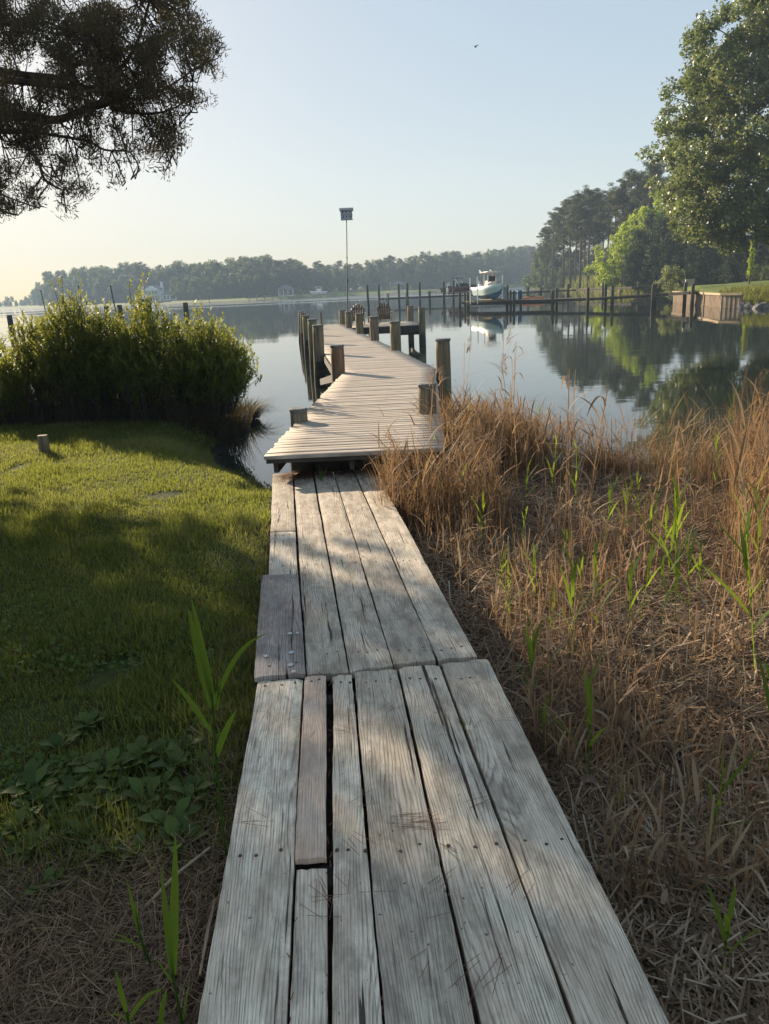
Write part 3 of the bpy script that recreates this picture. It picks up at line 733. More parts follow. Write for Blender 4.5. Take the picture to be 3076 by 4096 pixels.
hull(6.2, 2.4, 1.22, .2, (m_hull, m_bottom), wb); wb.scale = (.86, .92, 1.0); wb.rotation_euler[2] = R(-75)
b = M(); b.box((.15, 0, 1.35), (1.1, 1.0, 1.0), bev=.08); b.box((.85, 0, 1.15), (.6, .8, .6), bev=.06); b.build('console', m_cream, wb)
b = M(); b.box((.72, 0, 2.02), (.05, .78, .55), ry=.12); b.build('windscreen', m_glass, wb)
for sx, sy in ((-.45, -.5), (-.45, .5), (.68, -.46), (.68, .46)):
    b = M(); b.tube([(sx, sy, 1.0), (sx*.9+.05, sy*1.05, 2.6)], .05, 7); b.build('hardtop_post', m_cream, wb)
b = M(); b.box((.1, 0, 2.66), (2.3, 1.75, .10), bev=.04); b.box((.1, 0, 2.73), (1.5, 1.1, .08), bev=.03); b.build('hardtop', m_cream, wb)
b = M(); b.tube([(.3, 0, 2.75), (.3, 0, 3.0)], .02, 5); b.build('antenna', m_wht, wb)
for sy in (-.65, .65): b = M(); b.tube([(-.9, sy, 2.72), (-1.5, sy, 2.9)], .06, 6); b.build('rod_holder', m_wht, wb)
b = M()
for sy in (-1, 1): b.tube([(1.0, sy*1.0, 1.45), (2.2, sy*.75, 1.72), (3.3, sy*.08, 1.85)], .02, 5)
b.build('bow_rail', m_alu, wb)
b = M(); b.box((-3.05, 0, 1.15), (.55, .5, .75), bev=.12); b.box((-3.1, 0, .5), (.2, .14, .9)); b.build('outboard_motor', m_wht, wb)
lf = thing('boat_lift', 'lift with tall pale guide poles and a timber cradle under the white boat', 'boat lift', (11.7, 82.4, 0))
for (x, y, z) in ((9.72, 81.2, 3.12), (10.25, 79.6, 3.2), (13.45, 84.0, 3.29), (12.9, 86.2, 3.2)):
    b = M(); b.tube([(x, y, .55), (x, y, z)], .055, 8); fixp(b.build('guide_pole', m_wht, lf), lf)
for (x0_, y0_, x1_, y1_) in ((9.4, 81.9, 13.6, 83.9), (9.9, 80.5, 13.9, 82.1)):
    b = M(); b.beam((x0_, y0_, .80), (x1_, y1_, .80), .12, .16); fixp(b.build('lift_beam', m_tan2, lf), lf)
for (x, y) in ((11.4, 82.0), (12.4, 82.6)):
    b = M(); b.beam((x-.5, y+1.1, .93), (x+.5, y-1.1, .93), .12, .10); fixp(b.build('bunk', m_tan, lf), lf)
mb = thing('maroon_boat', 'maroon and white boat with dark canvas and a tower behind the white boat', 'boat', (13.5, 124.6, 1.15), R(-28))
hull(6.6, 2.5, 1.0, .2, (m_maroon, m_wht), mb)
b = M(); b.box((-.9, 0, 1.12), (2.6, 1.9, .22), bev=.08); b.box((1.7, 0, 1.22), (1.5, 1.5, .16), bev=.06); b.box((.2, 0, 1.38), (1.5, 1.8, .34), bev=.14); b.build('canvas_cover', m_canvas, mb)
b = M(); b.box((.75, 0, 1.5), (.05, 1.7, .42), ry=-.5); b.build('windscreen', m_glass, mb)
b = M()
for sy in (-1, 1): b.tube([(.2, sy*1.1, 1.1), (-.3, sy*1.05, 1.9), (-.7, sy*.9, 2.25)], .05, 6); b.tube([(-.5, sy*1.1, 1.1), (-.45, sy*1.0, 2.1)], .04, 6)
b.tube([(-.7, -.9, 2.25), (-.75, 0, 2.33), (-.7, .9, 2.25)], .05, 6); b.build('tower', m_wht, mb)
b = M(); b.box((-.7, 0, 2.36), (1.1, 1.6, .07), bev=.02); b.build('tower_canopy', m_canvas, mb)
lf2 = thing('boat_lift', 'lift with short white guide poles around the maroon boat', 'boat lift', (13.5, 124.5, 0))
for (x, y, z) in ((11.2, 122.9, 2.75), (11.8, 126.5, 2.9), (16.0, 123.0, 3.05), (16.6, 126.2, 2.9)):
    b = M(); b.tube([(x, y, .6), (x, y, z)], .06, 8); b.box((x, y, 1.75), (.34, .3, .62), bev=.04); fixp(b.build('guide_pole', m_wht, lf2), lf2)
# orange kayak on a low dock
m_org = plain('orange_plastic', (.62, .20, .05), .45, .15, 1)
ky = thing('kayak', 'orange kayak lying low by the back pier', 'kayak', (20.6, 104, .34), R(4))
b = M(); n = 14; pr = []
for i in range(n+1):
    t = i/n*2-1; r_ = .30*(1-abs(t)**2.5)+.015; pr.append(((t*1.65), r_))
b.tube([(x, 0, .12*abs(x/1.65)**2) for x, r_ in pr], [r_ for x, r_ in pr], 10); b.build('kayak_hull', m_org, ky, True)
b = M(); b.box((-.1, 0, .28), (.9, .34, .06), bev=.02); b.build('cockpit', m_dark, ky)
b = M(); b.box((20.7, 104.4, .12), (5.2, 1.5, .16)); o = b.build('float_dock', m_under); tag(o, 'low dark floating dock carrying the orange kayak', 'float')
b = M(); b.box((0, 0, 0), (.30, .30, 1.15), bev=.04); b.box((0, -.02, .6), (.24, .34, .18), bev=.03); o = b.build('power_pedestal', plain('blue_grey_plastic', (.30, .36, .42), .5, .1)); o.location = (13.2, 80.8, 1.45); tag(o, 'pale grey power pedestal on the long pier beside the bow of the white boat', 'power pedestal')
b = M(); b.box((0, 0, 0), (.26, .26, .85), bev=.06); b.tube([(0, 0, .4), (0, 0, .62)], .05, 8); o = b.build('blue_barrel', plain('blue_plastic', (.03, .12, .30), .4, .1)); o.location = (14.9, 82.6, 1.2); tag(o, 'small upright blue box on the long pier between two posts', 'box')
# neighbour dock at left behind the bushes
nd = pier('side_pier', 'low pale pier half hidden behind the bushes at left', [(-16.2, 38.5, 1.15), (-10.6, 39.2, 1.15)], 1.4,
          [(-12.55, 37.3, 2.27, .13), (-12.12, 38.0, 2.29, .13), (-11.1, 38.2, 2.29, .10), (-17.6, 38.4, 2.05, .13)], m_pile_far)
o = piling(-11.36, 48, 2.2, .16, (-.01, 0), m_pile_far, None, -.6, False, None, 'mooring_post'); tag(o, 'thick dark mooring post standing alone in open water right of the bushes', 'mooring post')
gl = thing('globe_lamp', 'white globe lamp leaning on a dark bracket above the bushes at left', 'lamp', (-11.1, 38.0, 2.3))
b = M(); b.sphere((-.12, 0, .16), .15, 14, 10); b.build('globe', m_wht, gl, True)
b = M(); b.tube([(0, 0, 0), (.03, 0, .12), (.0, 0, .17)], .05, 8); b.tube([(0, 0, .15), (.16, 0, .13)], .07, 8); b.build('bracket', m_under, gl)
for i, (a_, e_) in enumerate((((-21.8, 60, -.4), (-22.0, 60, 3.6)), ((-17.7, 55, -.4), (-18.0, 55, 3.42)), ((-28.7, 70, -.4), (-28.98, 70, 3.55)), ((-23.4, 62, -.4), (-23.5, 62, 2.9)))):
    b = M(); b.tube([Vector(a_)-Vector((a_[0], a_[1], 0)), Vector(e_)-Vector((a_[0], a_[1], 0))], .05, 7)
    o = b.build('lift_pole', m_polem); o.location = (a_[0], a_[1], 0)
    b = M(); tp = Vector(e_)-Vector((a_[0], a_[1], 0)); b.tube([tp, tp+Vector((0, 0, .08))], .065, 7); b.build('cap', m_dark, o)
    tag(o, ('slim pole tilted left above the middle bushes', 'thin pole rising just left of the white globe lamp', 'leftmost thin pole above the bushes', 'short thin pole between the other poles above the bushes')[i], 'pole', 'slim lift poles beyond the bushes')

# red channel marker
mk = thing('channel_marker', 'red triangular channel marker on a thin post near the far shore', 'channel marker', (-62, 300, 0))
b = M(); b.tube([(0, 0, -.5), (0, 0, 3.2)], .12, 7); b.build('post', m_pile_far, mk)
b = M(); b.add([(-.55, 0, 2.6), (.55, 0, 2.6), (0, 0, 3.6), (-.55, .06, 2.6), (.55, .06, 2.6), (0, .06, 3.6)], [(0, 1, 2), (5, 4, 3), (0, 3, 4, 1), (1, 4, 5, 2), (2, 5, 3, 0)]); b.build('daymark', plain('red_board', (.45, .05, .03), .5, .1), mk)

# houses across the creek
m_siding = plain('white_siding', (.74, .74, .73), .6, .08, 1); m_roof = plain('grey_shingle', (.12, .12, .13), .9, .3, 1)
def gable(b, cx, cy, z0, w_, d_, h_, ov=.4, along='x'):
    if along == 'x': v = [(cx-w_/2-ov, cy-d_/2-ov, z0), (cx+w_/2+ov, cy-d_/2-ov, z0), (cx+w_/2+ov, cy+d_/2+ov, z0), (cx-w_/2-ov, cy+d_/2+ov, z0), (cx-w_/2-ov, cy, z0+h_), (cx+w_/2+ov, cy, z0+h_)]; f = [(0, 1, 5, 4), (2, 3, 4, 5), (0, 4, 3), (1, 2, 5), (3, 2, 1, 0)]
    else: v = [(cx-w_/2-ov, cy-d_/2-ov, z0), (cx+w_/2+ov, cy-d_/2-ov, z0), (cx+w_/2+ov, cy+d_/2+ov, z0), (cx-w_/2-ov, cy+d_/2+ov, z0), (cx, cy-d_/2-ov, z0+h_), (cx, cy+d_/2+ov, z0+h_)]; f = [(0, 4, 5, 3), (1, 2, 5, 4), (0, 1, 4), (2, 3, 5), (3, 2, 1, 0)]
    b.add(v, f)
hs = thing('house', 'white two storey house with a pedimented porch and two chimneys across the creek', 'house', (-107.5, 392, 1.6))
b = M(); b.box((0, 0, 2.4), (8.6, 8, 5.2)); b.box((7.6, .5, 1.2), (7.2, 6, 2.8)); b.build('wall', m_siding, hs)
b = M(); gable(b, 0, 0, 5.0, 8.6, 8, 2.0); b.build('roof', m_roof, hs)
b = M(); gable(b, 7.6, .5, 2.6, 7.4, 6, 2.2); b.build('roof', m_roof, hs)
b = M(); b.add([(-3.6, -6.4, 4.9), (3.6, -6.4, 4.9), (0, -6.4, 6.8), (-3.6, -3.8, 4.9), (3.6, -3.8, 4.9), (0, -3.8, 6.8)], [(0, 1, 2), (5, 4, 3), (0, 3, 4, 1), (1, 4, 5, 2), (2, 5, 3, 0)]); b.box((0, -5.2, 4.75), (7.0, 2.4, .3)); b.build('pediment', m_siding, hs)
b = M(); b.box((0, -5.2, 2.35), (6.9, 2.3, .2)); b.box((0, -6.3, 2.9), (6.9, .06, .1)); b.build('balcony', m_siding, hs)
for i in range(5):
    b = M(); b.tube([(-3.2+1.6*i, -6.2, -.2), (-3.2+1.6*i, -6.2, 4.7)], .17, 8); b.build('column', m_siding, hs)
for (x, z) in [(-2.4+1.6*i, z) for i in range(4) for z in (1.2, 3.7)]+[(5.6, 1.2), (7.2, 1.2), (8.8, 1.2), (10.3, 1.2)]:
    yy = -4.03 if x < 4.2 else -2.53
    b = M(); b.box((x, yy, z), (.95, .08, 1.5)); b.build('window', m_glass, hs)
for x, z in ((-4.7, 7.6), (4.6, 8.6)):
    b = M(); b.box((x, -1.6, z/2), (1.0, 1.4, z)); b.box((x, -1.6, z-.1), (1.2, 1.6, .25)); b.build('chimney', m_siding, hs)
for (lab, x, y, sc) in (('small white screened gazebo with a grey hipped roof by the far water', -36.2, 329, 1.0), ('open brown roofed shelter on the bright lawn across the creek', 11.2, 372, 1.1)):
    g = thing('gazebo', lab, 'gazebo', (x, y, 1.2)); wd, hh = 6*sc, 2.6
    b = M(); b.box((0, 0, .1), (wd, 5, .3)); b.build('floor', m_siding, g)
    for i in range(4):
        for yy in (-2.3, 2.3): b = M(); b.box((-wd/2+.2+i*(wd-.4)/3, yy, 1.4), (.22, .22, hh)); b.build('post', m_siding if sc == 1 else m_deckfar, g)
    b = M(); b.add([(-wd/2-.4, -2.9, 2.6), (wd/2+.4, -2.9, 2.6), (wd/2+.4, 2.9, 2.6), (-wd/2-.4, 2.9, 2.6), (-.9, 0, 4.3), (.9, 0, 4.3)], [(0, 1, 5, 4), (1, 2, 5), (2, 3, 4, 5), (3, 0, 4), (3, 2, 1, 0)]); b.build('roof', m_roof, g)
    if sc == 1:
        b = M(); b.box((0, .5, 1.3), (wd*.7, 2.8, 2.0)); b.build('screen', m_glass, g)
for (lab, x, y, rz) in (('small white centre console boat on a lift at the far shore', -22.5, 325, .3), ):
    t = thing('far_boat', lab, 'boat', (x, y, 1.0), R(170)); hull(7, 2.4, 1.4, .2, (m_wht, m_wht), t)
    b = M(); b.box((0, 0, 1.9), (1.2, 1.1, 1.2)); b.build('console', m_wht, t); b = M(); b.box((0, 0, 3.2), (2.4, 2, .15)); b.build('hardtop', m_wht, t)
    for sx, sy in ((-1, -.9), (-1, .9), (1, -.9), (1, .9)): b = M(); b.tube([(sx, sy, 1.2), (sx, sy, 3.2)], .07, 5); b.build('hardtop_post', m_wht, t)
b = M(); b.box((0, 0, 0), (36, 2.0, .25)); 
for i in range(12): b.tube([(-17+3.1*i, -.9, -1.6), (-17+3.1*i, -.9, 1.0)], .18, 6)
o = b.build('far_dock', m_deckfar); o.location = (-33, 319.5, 1.0); tag(o, 'long low dock in front of the white gazebo on the far shore', 'pier')

# bird in the sky
b = M(); b.sphere((0, 0, 0), .06, 8, 6, (2.0, .8, .8))
b.add([(.05, 0, .02), (-.06, 0, .02), (-.12, .26, .10), (-.02, .24, .10), (.05, 0, .03), (-.06, 0, .03)], [(0, 1, 2, 3), (3, 2, 5, 4)])
b.add([(.05, 0, .02), (-.06, 0, .02), (-.12, -.26, .10), (-.02, -.24, .10), (.05, 0, .03), (-.06, 0, .03)], [(3, 2, 1, 0), (4, 5, 2, 3)])
o = b.build('bird', m_dark); o.location = atY(1902, 187, 60); o.rotation_euler = (.2, .1, .9); o.scale = (1.0, 1.0, 1.0); tag(o, 'tiny dark bird flying high in the clear sky', 'bird')

# ------------------------------------------------------------------ trees
L_pine = leaf_mat('pine_needles_far', (.038, .060, .025), (.105, .125, .045), .25, .6, .2, (.16, .17, .04))
L_broad = leaf_mat('broad_foliage', (.026, .052, .018), (.095, .140, .040), .35, .55, .25, (.22, .26, .05))
L_lime = leaf_mat('lime_foliage', (.12, .19, .015), (.34, .44, .04), .50, .5, .3, (.55, .65, .06))
L_dark = leaf_mat('dark_evergreen', (.010, .020, .009), (.038, .062, .022), .15, .6, .2)
L_big = leaf_mat('glossy_foliage', (.045, .080, .026), (.16, .205, .075), .35, .40, .55, (.34, .40, .09), (.27, .23, .11))
m_bark = plain('pine_bark', (.17, .12, .09), .95, .5, 4, bump=.6)
m_bark2 = plain('grey_bark', (.10, .085, .07), .95, .5, 4, bump=.6)
def clumpy(acc, cen, cr, n, size, up, asp=.6, flat=1.0, outc=None, tint=None):
    """n leaves around each clump centre"""
    cen = np.asarray(cen, float); k = len(cen); idx = np.repeat(np.arange(k), n)
    d = rng.normal(size=(k*n, 3)); d /= np.linalg.norm(d, axis=1)[:, None]; rr = rng.random(k*n)**.45
    P = cen[idx]+d*(rr*np.broadcast_to(cr, k)[idx])[:, None]*np.array([1, 1, flat])
    ct = rng.random(k) if tint is None else tint
    r = np.clip(ct[idx]*.75+rng.random(k*n)*.25, 0, 1)
    acc.leaves(P, size, up, asp, r, out=d*.9)
def shell(lobes, n, lo=.55):
    """clump centres in the outer part of a set of ellipsoids"""
    vol = np.array([l[3]*l[4]*l[5] for l in lobes])**(2/3); cnt = rng.multinomial(n, vol/vol.sum()); out = []
    for l, k in zip(lobes, cnt):
        d = rng.normal(size=(k, 3)); d /= np.linalg.norm(d, axis=1)[:, None]; rr = lo+(1-lo)*rng.random(k)**.6
        out.append(np.array(l[:3])+d*rr[:, None]*np.array(l[3:6]))
    return np.concatenate(out)
def limbs(b, base, targets, r0, up=.4, n=5):
    for tgt in targets:
        p0 = Vector(base(tgt)) if callable(base) else Vector(base); p1 = Vector(tgt)
        mid = p0.lerp(p1, .5)+Vector((0, 0, -up*(p1-p0).length*.15))+Vector(rng.normal(size=3)*.06*(p1-p0).length)
        pts = [p0.lerp(mid, t*2) if t <= .5 else mid.lerp(p1, t*2-1) for t in np.linspace(0, 1, n)]
        b.tube(pts, list(np.linspace(r0, r0*.2, n)), 5, False)
def tree_broad(name, label, cat, H, Rw, nl, size, mat, group, low=.12, seed=0, clumps=70, per=60, lobes=None, bark=None, cr=None, up=.35):
    t = thing(name, label, cat, (0, 0, 0), 0, group)
    if lobes is None:
        lobes = []
        for i in range(nl):
            f = i/max(1, nl-1); a = i*2.4+rng.random(); z = H*(low+.13+(.76-low)*f); rad = Rw*(.68 if f < .7 else .52)*(.85+.3*rng.random())
            off = Rw*(.50*(1-f*.8)); lobes.append((off*math.cos(a), off*math.sin(a), z, rad, rad, H*(.18 if f < .8 else .14)))
    cen = shell(lobes, clumps, .5); a = Acc(); clumpy(a, cen, (cr or Rw*.22)*(.7+.6*rng.random(len(cen))), per, size, up)
    b = M(); zt = H*.62
    b.tube([(0, 0, -.3), (.1*Rw*(rng.random()-.5), 0, H*.25), (.15*Rw*(rng.random()-.5), .1, zt)], [H*.022, H*.017, H*.009], 8)
    limbs(b, lambda q_: (0, 0, min(zt, max(H*.15, q_[2]*.55))), cen[::max(1, len(cen)//16)], H*.007)
    b.build('trunk', bark or m_bark2, t, True); a.build('crown', mat, t)
    return t
def tree_pine(name, label, cat, H, Rw, group, nb=24, per=50, size=.3, bare=.5, mat=None, cr=.75):
    t = thing(name, label, cat, (0, 0, 0), 0, group)
    b = M(); lx_ = (rng.random()-.5)*.08*H; pth = [(0, 0, -.3), (lx_*.3, 0, H*.35), (lx_*.6, .1, H*.65), (lx_, .2, H*.97)]
    b.tube(pth, [H*.015, H*.0125, H*.0095, H*.003], 8)
    ax = lambda z: (np.interp(z, [0, H*.35, H*.65, H*.97], [0, lx_*.3, lx_*.6, lx_]), np.interp(z, [0, H], [0, .2]))
    cen = []; tint = []
    for i in range(nb):
        f = (i+rng.random())/nb; z = H*(bare+(.98-bare)*f); L = Rw*(.40+.6*math.sin(PI*min(1, .22+f*.80)))*(.65+.5*rng.random()); a_ = rng.random()*6.28
        x0, y0 = ax(z*.96); p0 = Vector((x0, y0, z*.96)); p1 = Vector((x0+L*math.cos(a_), y0+L*math.sin(a_), z+L*.22))
        b.tube([p0, p0.lerp(p1, .5)-Vector((0, 0, .12*L)), p1], [H*.0045, H*.003, .02], 5, False)
        for q_ in (.45, .75, 1.0):
            if q_ < .5 and rng.random() < .5: continue
            c_ = p0.lerp(p1, q_)+Vector(rng.normal(size=3)*.25); cen.append(tuple(c_)); tint.append(.25+.6*rng.random())
    a = Acc(); clumpy(a, cen, cr*(.7+.6*rng.random(len(cen))), per, size, .9, .35, .5, None, np.array(tint))
    b.build('trunk', m_bark, t, True); a.build('crown', mat or L_pine, t)
    return t
used = set()
def place(proto, x, y, z, s_, label=None, sz=None):
    o = proto if proto.name not in used else copy_tree(proto); used.add(proto.name)
    o.location = (x, y, z); o.rotation_euler = (0, 0, rng.random()*6.28); o.scale = (s_*(.9+.2*rng.random()), s_*(.9+.2*rng.random()), sz or s_)
    if label: o['label'] = label
    return o
GF = 'hazy trees along the far shore'
FP = [tree_broad('broadleaf_tree', 'x', 'tree', 18, 5.6, n, .62, L_broad, GF, .0, 0, 120, 60, cr=1.15) for n in (9, 11, 12)]
FQ = [tree_pine('pine_tree', 'x', 'tree', 19, 4.2, GF, 36, 70, .55, bz, L_pine, 1.35) for bz in (.28, .40, .5)]
TOP = ([-80, 0, 60, 122, 160, 216, 404, 549, 722, 917, 1011, 1170, 1200, 1239, 1310, 1400, 1504, 1668, 1791, 1910, 2121, 2250], [1215, 1188, 1180, 1160, 1105, 1080, 1061, 1052, 1056, 1034, 1029, 1028, 1038, 1052, 1054, 1052, 1033, 1022, 1004, 1002, 983, 980])
SHO = ([-80, 0, 122, 170, 300, 614, 903, 1100, 1352, 1521, 1732, 2037, 2146, 2260], [640, 640, 620, 480, 440, 380, 340, 332, 352, 362, 372, 430, 452, 470])
def flabel(px, pine):
    k = 'pine' if pine else 'broad leafy tree'
    if px < 150: return 'low hazy %s on the farthest shore at the left edge' % k
    if px < 520: return 'hazy %s on the far shore left of the white house' % k
    if px < 700: return 'hazy %s around the white house across the creek' % k
    if px < 1280: return 'hazy %s on the far shore between white house and bird house pole' % k
    if px < 1640: return 'hazy %s around the bright lawn across the creek' % k
    return 'hazy %s on the far shore behind the two boats' % k
px = -70.0; cnt = 0
for row, (off, step, hs_) in enumerate(((6, 58, .62), (20, 44, .84), (36, 42, 1.0), (55, 44, .98), (80, 40, .90))):
    px = -70+row*13
    while px < 2230:
        Y = float(np.interp(px, *SHO))+off+rng.random()*6; ytop = float(np.interp(px, *TOP))
        skip = (row == 0 and (525 < px < 690 or 1105 < px < 1260 or 1290 < px < 1640)) or (row == 1 and (535 < px < 690 or 1330 < px < 1600)) or (px < 150 and row > 1)
        if not skip:
            x, _, zt = atY(px, ytop+(0 if row > 1 else 6)+rng.normal()*7, Y); H = max(5, (zt-1.2)*(hs_*(.85+.22*rng.random()) if row < 2 else hs_*(.93+.1*rng.random())))
            pine = rng.random() < (.22 if px < 1100 else .5 if px < 1650 else .6)
            if row == 0 or row == 4: pine = False
            p = FQ[int(rng.random()*3)] if pine else FP[int(rng.random()*3)]
            s_ = H/(19 if pine else 18); o = place(p, x, Y, 1.0, s_*(1.05 if px < 1500 else .95), flabel(px, pine)); o.scale[2] = s_
            cnt += 1
        px += step*(.75+.5*rng.random())*(.4 if px < 140 else 1)
print('far trees', cnt)

# trees on the right point
GP = 'tall pines on the wooded point'
PP = [tree_pine('pine_tree', 'x', 'tree', 22, 4.0, GP, nb, 135, .28, bz, L_pine, .90) for nb, bz in ((42, .48), (38, .56), (50, .40))]
spec = [(2188, 905, 215), (2214, 850, 200), (2259, 800, 185), (2290, 795, 175), (2330, 765, 168), (2363, 748, 165), (2402, 758, 172), (2440, 775, 160), (2308, 790, 190), (2492, 705, 150), (2525, 690, 148), (2470, 760, 175),
        (2560, 680, 158), (2602, 650, 142), (2630, 645, 146), (2235, 850, 222), (2345, 780, 200), (2575, 700, 170), (2385, 790, 186), (2420, 800, 196)]
for i, (px, py, Y) in enumerate(spec):
    x, _, zt = atY(px, py, Y); p = PP[i % 3]; s_ = (zt-1)/22
    place(p, x, Y, 1.0, s_*.92, 'tall pine with a bare trunk on the wooded point, left half of the stand' if px < 2360 else 'tall pine with a bare trunk on the wooded point, behind the lime green tree').scale[2] = s_
GS = 'low shrubby trees at the foot of the pines'
SB = [tree_broad('shrub_tree', 'x', 'tree', 7, 2.6, 5, .30, L_broad, GS, .0, 0, 60, 90, cr=.6) for k in range(2)]
for i, (px, py, Y) in enumerate([(2160, 1040, 235), (2185, 1010, 225), (2215, 1030, 214), (2195, 1075, 218), (2245, 1085, 205), (2290, 1090, 200), (2340, 1085, 196), (2390, 1080, 190), (2175, 960, 245), (2430, 1070, 175), (2470, 1060, 160), (2230, 1010, 236), (2265, 990, 240), (2300, 1000, 238), (2335, 980, 236), (2370, 990, 232), (2405, 975, 226), (2440, 980, 220), (2475, 960, 214), (2282, 1030, 228), (2352, 1020, 224), (2250, 1080, 232), (2320, 1080, 230), (2390, 1080, 224)]):
    x, _, zt = atY(px, py, Y); s_ = (zt-1)/7; place(SB[i % 2], x, Y, .9, max(.6, s_), 'shrubby pale green tree at the foot of the pines on the point')
# lime green tree
x, _, _ = atY(2515, 900, 130)
lt = tree_broad('lime_tree', 'bright lime green leafy tree in front of the dark evergreens', 'tree', 15, 5, 6, .30, L_lime, None, .05, 0, 300, 75, lobes=[(-1.2, 0, 4.2, 4.0, 3.4, 3.4), (.4, 0, 7.0, 3.6, 3.2, 3.0), (2.4, .5, 9.3, 2.6, 2.6, 2.8), (4.4, .8, 12.0, 1.9, 2.0, 2.8), (5.6, 1, 8.5, 2.2, 2.2, 3), (-2.8, -.5, 2.2, 2.6, 2.4, 2.0), (2.0, -1, 3.0, 3.0, 2.6, 2.4)], cr=.62)
lt.location = (x, 130, .8)
lt2 = tree_broad('lime_tree', 'small lime green tree leaning left of the larger lime tree over the marsh grass', 'tree', 6, 2.4, 4, .26, L_lime, None, .1, 0, 60, 60, cr=.45)
x, _, _ = atY(2400, 1000, 138); lt2.location = (x, 138, 1.6)
# dark evergreens behind lawn
GD = 'dark evergreens behind the lawn'
DK = [tree_broad('evergreen_tree', 'x', 'tree', 12, 4.0, 7, .24, L_dark, GD, -.02, 0, 170, 110, cr=.75, lobes=[(0, 0, 2.2, 3.8, 3.8, 2.6), (.4, 0, 4.8, 3.4, 3.2, 2.6), (-.3, .2, 7.2, 2.6, 2.6, 2.4), (.2, 0, 9.4, 1.8, 1.8, 2.2), (0, 0, 11, 1.0, 1.0, 1.4)]) for k in range(2)]
for i, (px, py, Y) in enumerate([(2565, 900, 118), (2610, 860, 122), (2655, 850, 114), (2700, 880, 110), (2750, 900, 108), (2800, 905, 104), (2855, 900, 102), (2910, 905, 100), (2965, 900, 97), (3020, 900, 95), (3075, 890, 93), (3140, 880, 90),
                                 (2590, 930, 130), (2640, 880, 132), (2690, 850, 128), (2780, 840, 124), (2880, 800, 120), (2980, 800, 116), (3080, 800, 112), (2535, 1000, 112)]):
    x, _, zt = atY(px, py, Y); s_ = (zt-1.2)/12; o = place(DK[i % 2], x, Y, 1.1, s_*.95, 'dark evergreen in the shaded wall of trees behind the lawn'); o.scale[2] = s_
# pale shrub, hedges
ps = tree_broad('shrub', 'grey green leafy shrub at the shore just left of the bulkhead', 'shrub', 2.6, 1.7, 4, .13, leaf_mat('grey_green_leaf', (.09, .13, .06), (.24, .28, .15), .35), None, .0, 0, 60, 90, cr=.32)
ps.location = (30.6, 82.5, .8)
m_hedge = leaf_mat('clipped_hedge', (.035, .06, .02), (.10, .13, .04), .3)
for i, (px, py, Y, r_) in enumerate(((3020, 1105, 84, 1.0), (3078, 1104, 82, 1.05))):
    t = thing('round_bush', ('clipped round bush on the lawn at the right edge', 'second clipped round bush cut off by the right frame edge')[i], 'bush', (atY(px, py, Y)[0], Y, 1.6), 0, 'clipped round bushes on the lawn')
    a = Acc(); clumpy(a, shell([(0, 0, .7, r_*.9, r_*.9, .85)], 130, .8), .16, 60, .07, .4); a.build('foliage', m_hedge, t)
    b = M(); b.tube([(0, 0, -.2), (0, 0, .7)], [.06, .03], 6); b.build('stem', m_bark2, t)
# the big glossy tree at right
bt = thing('big_tree', 'huge glossy leaved tree filling the upper right corner, lit from the left', 'tree', (36, 63, 1.4))
lob = [(-1.5, 0, 10, 12.2, 10, 6.0), (-4.5, -1, 6.5, 8.5, 8, 4.2), (2, 0, 14, 12.5, 10, 7), (5, 0, 20, 11.5, 10, 8), (8, 0, 26, 10, 9, 7), (-1.0, 0, 21.5, 6.5, 6, 5.5), (-2, 0, 4.8, 8, 7, 2.2), (-7.6, 0, 6.9, 4.6, 5, 2.9), (6, -2, 8, 9, 8, 5), (-8.8, -1, 13.5, 4.0, 4, 4.0), (-6, 0, 16.5, 5, 5, 4.2), (12, 0, 14, 10, 9, 12)]
lob = [(a_-1.7, b_, c_, d_*.95, e_*.95, f_) for a_, b_, c_, d_, e_, f_ in lob]
cen = shell(lob, 3300, .66)
keep = cen[:, 2] > 3.2+1.1*np.sin(cen[:, 0]*.9)+rng.normal(size=len(cen))*.3; cen = cen[keep]
a = Acc(); nz_ = vn(cen[:, 0]*.35+20, cen[:, 2]*.35+cen[:, 1]*.2); clumpy(a, cen, .75*(.7+.6*rng.random(len(cen))) , 110, .25, .25, .6, .8, None, np.clip(nz_*1.1+rng.normal(size=len(cen))*.12-.05, 0, 1))
a.build('crown', L_big, bt)
b = M(); b.tube([(0, 0, -1), (.1, 0, 5), (.4, 0, 12), (2, 0, 20)], [.55, .45, .35, .15], 10)
limbs(b, lambda q_: (.2, 0, max(3.5, min(18, q_[2]*.7))), cen[::26], .13); b.build('trunk', m_bark2, bt, True)
iv = thing('ivy_trunk', 'slim ivy covered trunk hanging below the big tree at the right edge', 'tree', (atY(3003, 1060, 74)[0], 74, 1.6))
b = M(); b.tube([(0, 0, -.2), (.05, 0, 2), (-.05, 0, 4)], .08, 6); b.build('trunk', m_bark2, iv)
a = Acc(); zz_ = rng.random(30)*3.0+.7; clumpy(a, np.stack([rng.normal(size=30)*.06, rng.normal(size=30)*.06, zz_], 1), .26, 40, .12, .2); a.build('crown', L_lime, iv)

